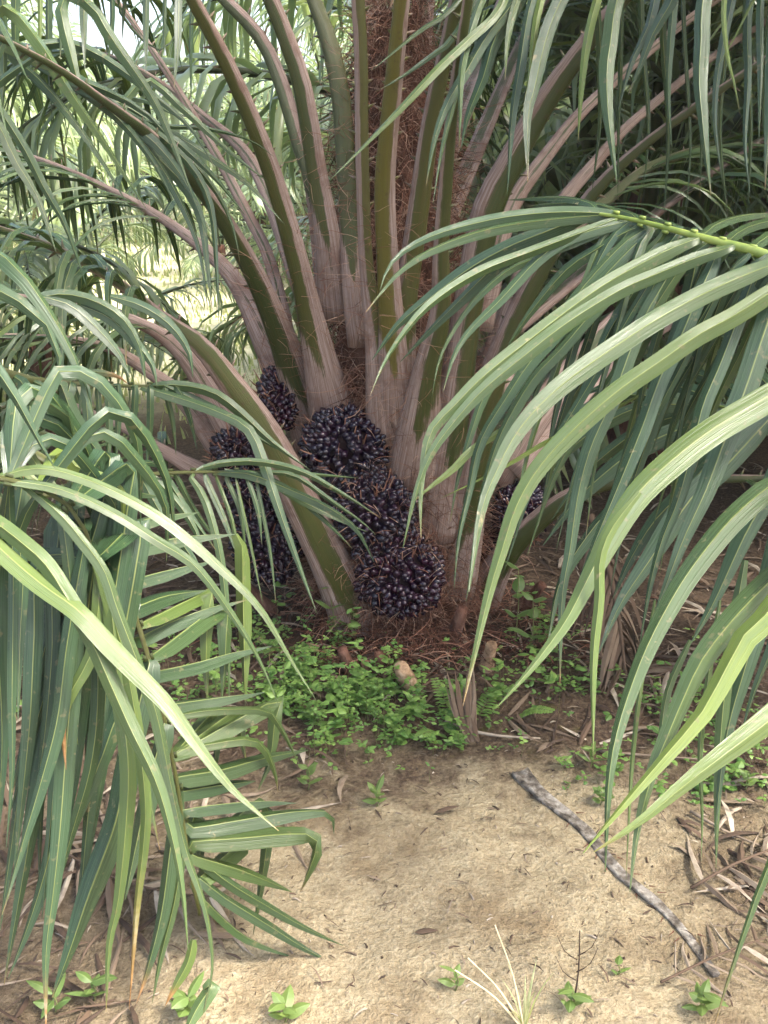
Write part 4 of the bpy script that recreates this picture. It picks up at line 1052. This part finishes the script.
# grass across the clearing
gr = MB()
for i in range(16000):
    y = lrng.uniform(5.5, 24); x = lrng.uniform(-.55, .6) * y
    z = gz(x, y); h = lrng.uniform(.02, .09) * (1 + y * .02); a = lrng.uniform(0, 6.28); d = V((math.cos(a), math.sin(a), 0))
    p = V((x, y, z)); w2 = lrng.uniform(.006, .012) * (1 + y * .05)
    q = p + d * h * .35 + V((0, 0, h)); s = V((-d.y, d.x, 0)) * w2
    yv = lrng.random()
    i0 = gr.vert(p - s, 0, 0, yv); i1 = gr.vert(p + s, 1, 0, yv); m0 = gr.vert(p.lerp(q, .5) + V((0, 0, h * .1)) + s * .7, 1, 0, yv); m1 = gr.vert(p.lerp(q, .5) + V((0, 0, h * .1)) - s * .7, 0, 0, yv); i2 = gr.vert(q, .5, 0, yv)
    gr.face((i0, i1, m0, m1)); gr.face((m1, m0, i2))
tag(gr.build('grass', M['grass']), 'pale dry grass over the clearing behind the palm', 'grass', kind='stuff')

# single weeds and seedlings
def seedling(name, px, py, h, leaves, ll, lw, label, yel=.4, lean=(0, 0), pairs=True, cat='weed', group=None):
    b = G(px, py, -.003); root = None; mb = MB()
    top = V((lean[0], lean[1], h))
    pts = [V((0, 0, 0)), top * .5 + V((.006, 0, 0)), top]
    tube(mb, pts, .0022, .0012, 6, 5)
    root = mb.build(name, M['stem']); root.location = b; tag(root, label, cat, group)
    for i in range(leaves):
        t = .35 + .65 * (i // 2 if pairs else i) / max(1, ((leaves - 1) // 2 if pairs else leaves - 1))
        a = (i % 2) * PI + (i // 2) * 1.35 + lrng.uniform(-.3, .3); p = top * min(1, t)
        l = MB(); oval(l, p, V((math.cos(a), math.sin(a), lrng.uniform(.1, .8))), ll * lrng.uniform(.4, .95), lw * lrng.uniform(.55, .95), min(1, max(0, yel + lrng.uniform(-.15, .2))))
        l.build('leaf', M['seedling'], root)
    return root
seedling('seedling', 377, 806, .05, 8, .06, .03, 'small bright green seedling on the sand in front of the weeds', .6)
seedling('seedling', 308, 790, .07, 6, .055, .032, 'pale green seedling at the left end of the weed patch', .5)
seedling('climbing_weed', 338, 640, .34, 8, .075, .04, 'upright weed with oval leaves beside the left stalks, below the fruit', .25, (-.06, 0))
seedling('seedling', 94, 1000, .05, 6, .075, .03, 'seedling with narrow green leaves under the left hanging leaflets', .4)
seedling('seedling', 55, 1012, .05, 5, .07, .03, 'seedling with long leaf near the lower left corner', .35)
seedling('seedling', 285, 1022, .05, 7, .065, .035, 'yellow green seedling cut by the bottom edge', .75)
seedling('seedling', 190, 1020, .06, 8, .06, .04, 'leafy seedling by the rusty folded leaflet tip', .65)
seedling('seedling', 455, 990, .05, 5, .045, .022, 'faint pale seedling on bright sand left of the dry grass stalks', .8)
seedling('seedling', 570, 1012, .06, 7, .05, .024, 'green seedling right of the dry grass stalks', .45)
seedling('seedling', 700, 1015, .06, 9, .06, .03, 'leafy seedling below the end of the fallen stalk', .5)
seedling('seedling', 617, 975, .03, 3, .035, .02, 'tiny green sprout on sand beside the fallen stalk', .45)
seedling('seedling', 590, 768, .07, 8, .06, .02, 'seedling with pointed leaves above the fallen stalk', .5)
seedling('seedling', 600, 805, .05, 7, .05, .03, 'round leaved seedling beside the tips of the right leaflets', .45)
seedling('broadleaf_weed', 530, 655, .2, 6, .09, .05, 'broad leaved dark green weed in the shade right of the trunk', .15)
seedling('broadleaf_weed', 515, 640, .26, 5, .08, .05, 'taller broad leaved weed close against the right stalk feet', .1)
seedling('seedling', 745, 790, .06, 7, .05, .03, 'seedling in the litter at the right edge', .45)
seedling('seedling', 215, 700, .1, 8, .06, .035, 'weed showing between the folded leaflets at left', .35)

def fern(px, py, l, az, label):
    b = G(px, py, .002); d = V((math.cos(az), math.sin(az), .7)).normalized(); pts = [V((0, 0, 0)), d * l * .5, d * l + V((0, 0, -.18 * l))]
    mb = MB(); tube(mb, pts, .0018, .0008, 8, 4); root = mb.build('fern', M['stem']); root.location = b; tag(root, label, 'fern')
    c, _ = crom(pts, 13); lf = MB()
    for i in range(1, 14):
        T = (c[i] - c[i - 1]).normalized(); S = T.cross(V((0, 0, 1))).normalized()
        for sg in (-1, 1): oval(lf, c[i], S * sg + T * .25, .036 * (1 - .6 * (i / 13) ** 2), .013, .6)
    lf.build('leaflets', M['weed'], root)
fern(452, 722, .17, 1.9, 'small fern frond in front of the brown dried sheath')
fern(478, 718, .14, .9, 'small fern at the foot of the right stalks, right of the dried sheath')
fern(440, 735, .13, -2.2, 'low fern spray spreading onto the soil left of the dried sheath')
fern(520, 715, .12, -.6, 'little fern at the tip of the long yellow leaflet')

# dry grass stalks in front
mb = MB(); b = G(524, 1030)
for (px, py) in [(495, 925), (468, 958), (455, 970)]:
    tp = P(px, py, ((b - CAM).dot(FW)) * .93) - b
    tube(mb, [V((0, 0, 0)), tp * .5 + V((.004, 0, .012)), tp], .0028, .0011, 8, 5)
o = mb.build('dry_grass', M['straw']); o.location = b; tag(o, 'clump of straw coloured dry grass stalks standing at the bottom edge', 'grass clump')
gl = MB()
for i in range(9):
    a = lrng.uniform(0, 6.28); h = lrng.uniform(.08, .16)
    leaf(gl, [V((0, 0, 0)), V((math.cos(a) * .02, math.sin(a) * .02, h * .6)), V((math.cos(a) * .05, math.sin(a) * .05, h))], .006, 4, .3, .6, 0, TOCAM)
gl.build('blades', M['grass'], o)
mb = MB()
b = G(574, 1000); tp = V((.0, 0, .17)); tube(mb, [V((0, 0, -.01)), V((.004, 0, .08)), tp], .0022, .001, 6, 5)
for s, z in ((-1, .05), (1, .07), (-1, .1), (1, .11)): tube(mb, [V((0, 0, z)), V((s * .025, 0, z + .02)), V((s * .04, .01, z + .05))], .0013, .0006, 4, 4)
o = mb.build('dry_twig', M['dry_leaf']); o.location = b; tag(o, 'thin leafless brown twig standing on the sand', 'twig')

# fallen grey stalk lying on the sand
pp = [(520, 775), (545, 800), (582, 830), (618, 873), (667, 915), (716, 977)]
mb = MB(); K = 10; cc, L = crom([G(x, y) for x, y in pp], 34); rings = []
b = cc[0].copy()
for i, p in enumerate(cc):
    t = i / 34; T = (cc[min(i + 1, 34)] - cc[max(i - 1, 0)]).normalized(); S = T.cross(V((0, 0, 1))).normalized()
    w_ = .029 * (1.15 - .65 * t) * (1 + .35 * max(0, 1 - t * 9)); ring = []
    w_ *= .85 + .18 * noise.noise(V((i * .45, 3, 1)))
    for k in range(K):
        a = 2 * PI * k / K; x, z = math.cos(a), math.sin(a)
        z = z * .55 if z < 0 else (.42 - .30 * (1 - abs(x)) ** 1.2) * (1 if z > .01 else .5)
        ring.append(mb.vert(p + S * x * w_ * .75 + V((0, 0, +.004 + z * w_ + .006 * noise.noise(V((i * .3, 9, 2)))))  - b, x, t, 0, 0))
    rings.append(ring)
for i in range(34):
    for k in range(K): mb.face((rings[i][k], rings[i][(k + 1) % K], rings[i + 1][(k + 1) % K], rings[i + 1][k]))
mb.face(tuple(rings[-1])); mb.face(tuple(reversed(rings[0])))
o = mb.build('fallen_stalk', M['grey_stalk']); o.location = b; tag(o, 'long grey weathered dead palm stalk lying on the sand', 'dead stalk')
mb = MB()
for i in range(5, 31):
    p = cc[i] - b; T = (cc[i + 1] - cc[i]).normalized(); S = T.cross(V((0, 0, 1))).normalized()
    for sg in (-1, 1):
        if lrng.random() < .35:
            q = p + S * sg * .022 + V((0, 0, .01)); e = q + S * sg * lrng.uniform(.008, .02) + T * .012
            strand(mb, [q, q.lerp(e, .5), e], .004, brn=.2, n=2)
mb.build('thorns', M['fibre'], o)

# dead frond at the right edge
def dead_frond(pts, label, n, ln, wd, w0=.004, brn=(.3, 1.), name='dead_frond', side=(-1, 1), drp=.25):
    b = pts[0].copy(); lp = [p - b for p in pts]; mb = MB(); tube(mb, lp, w0, w0 * .4, 14, 7, brn=.35)
    o = mb.build(name, M['dry_leaf']); o.location = b; tag(o, label, 'dead frond')
    c, L = crom(lp, n); lb = MB()
    for i in range(1, n):
        T = (c[i + 1] - c[i]).normalized(); S = T.cross(V((0, 0, 1))).normalized()
        for sg in side:
            d = (S * sg + T * lrng.uniform(.4, 1.) + V((0, 0, lrng.uniform(-.1, .25)))).normalized(); p = c[i]; l = ln * lrng.uniform(.6, 1.1); q = [p]
            for j in range(3):
                d = (d + V((lrng.uniform(-.2, .2), lrng.uniform(-.2, .2), -drp))).normalized(); nx_ = q[-1] + d * l / 3
                wz = nx_ + b; nx_.z = max(nx_.z, gz(wz.x, wz.y) - b.z + .006); q.append(nx_)
            bb = lrng.uniform(*brn); leaf(lb, q, wd * lrng.uniform(.5, 1.1), 5, lrng.uniform(.3, 1.), 0, bb * .5, UPH, lrng.uniform(-.6, .6), lrng.uniform(-1, 1))
            for z_ in range(1, 25): lb.a[-z_] = (lb.a[-z_][0], lb.a[-z_][1], 0, bb)
    lb.build('leaflets', M['dry_leaf'], o); return o
dead_frond([G(690, 895, .02), G(735, 880, .05), G(790, 860, .05), G(880, 830, .03)], 'dry brown frond lying on the ground at the right edge', 16, .2, .02)
dead_frond([G(660, 990, .02), G(720, 965, .03), G(790, 940, .03)], 'thin grey dead frond in the lower right corner', 10, .16, .012, .003)
dead_frond([G(20, 830, .03), G(90, 880, .04), G(160, 905, .04), G(230, 905, .02)], 'dry brown frond on the ground beneath the left hanging leaflets', 16, .22, .022)
dead_frond([G(120, 780, .03), G(200, 800, .04), G(300, 830, .02)], 'old brown frond lying behind the drooping left frond', 12, .2, .018)
dead_frond([P(590, 515, 3.1), P(606, 560, 3.05), P(618, 615, 3.05), P(625, 672, 3.08)], 'withered brown frond hanging limp to the soil on the right of the palm', 14, .3, .03, .012, (.15, .6), drp=.7)
dead_frond([G(760, 700, .05), G(700, 680, .06), G(640, 690, .03)], 'brown litter frond on the soil under the right neighbouring frond', 12, .22, .02)
# dried sheath at the palm's foot
b = G(470, 742); mb = MB()
for i in range(16):
    a = lrng.uniform(-.5, .5); h = lrng.uniform(.12, .22)
    leaf(mb, [V((lrng.uniform(-.03, .03), 0, 0)), V((a * .06 - .01, .02, h * .5)), V((a * .1 - .02, .05, h))], .022, 5, .5, 0, .5, TOCAM, lrng.uniform(-.5, .5), lrng.uniform(-.5, .5))
    bb = lrng.uniform(.3, .7)
    for z_ in range(1, 25): mb.a[-z_] = (mb.a[-z_][0], mb.a[-z_][1], 0, bb)
o = mb.build('dried_sheath', M['dry_leaf']); o.location = b; tag(o, 'brown dried leaf sheath standing at the foot of the palm', 'dry leaf')
mb = MB(); q = [G(445, 728, .02), G(470, 738, .025), G(500, 742, .02), G(540, 742, .012)]; b = q[0].copy()
tube(mb, [p - b for p in q], .006, .003, 10, 6, brn=.85); o = mb.build('dry_twig', M['dry_leaf']); o.location = b; tag(o, 'pale curved twig lying in front of the dried sheath', 'twig')
for (q, lab, r) in [([(600, 755), (660, 760), (730, 765)], 'pale thin twig lying across the soil at right', .004), ([(690, 815), (725, 835), (760, 850)], 'brown twig lying by the right edge', .005)]:
    mb = MB(); q = [G(x, y, .012) for x, y in q]; b = q[0].copy(); tube(mb, [p - b for p in q], r, r * .5, 8, 6, brn=.75)
    o = mb.build('dry_twig', M['dry_leaf']); o.location = b; tag(o, lab, 'twig')
for (px, py, l, az, lab) in [(435, 815, .07, .4, 'dry purple brown leaf lying on the sand in front of the palm'), (415, 935, .05, .1, 'small dark dry leaf on the bright sand')]:
    mb = MB(); oval(mb, V((0, 0, .008)), V((math.cos(az), math.sin(az), .1)), l, l * .35, 0)
    mb.a = [(a_[0], a_[1], 0, .25) for a_ in mb.a]
    o = mb.build('dry_leaf', M['dry_leaf']); o.location = G(px, py); tag(o, lab, 'dry leaf')

# ------------------------------------------------------------------ air volume added to imitate the lens flare veil
bm = bmesh.new(); bmesh.ops.create_cube(bm, size=1)
hz = bpy.data.meshes.new('glare'); 
for v in bm.verts: v.co = V((v.co.x * 90, v.co.y * 62 + 23, (v.co.z + .5) * 12 - 2))
bm.to_mesh(hz); bm.free(); ho = bpy.data.objects.new('glare', hz); COL.objects.link(ho)
m, nt, nd, ln = newmat('glare'); pv = nd.new('ShaderNodeVolumePrincipled'); ou = nd.new('ShaderNodeOutputMaterial')
pv.inputs['Color'].default_value = (.93, .95, .97, 1); pv.inputs['Density'].default_value = GLARE; ln.new(pv.outputs[0], ou.inputs['Volume'])
hz.materials.append(m); tag(ho, 'added pale haze in the air between the palms', 'glare', kind='stuff')
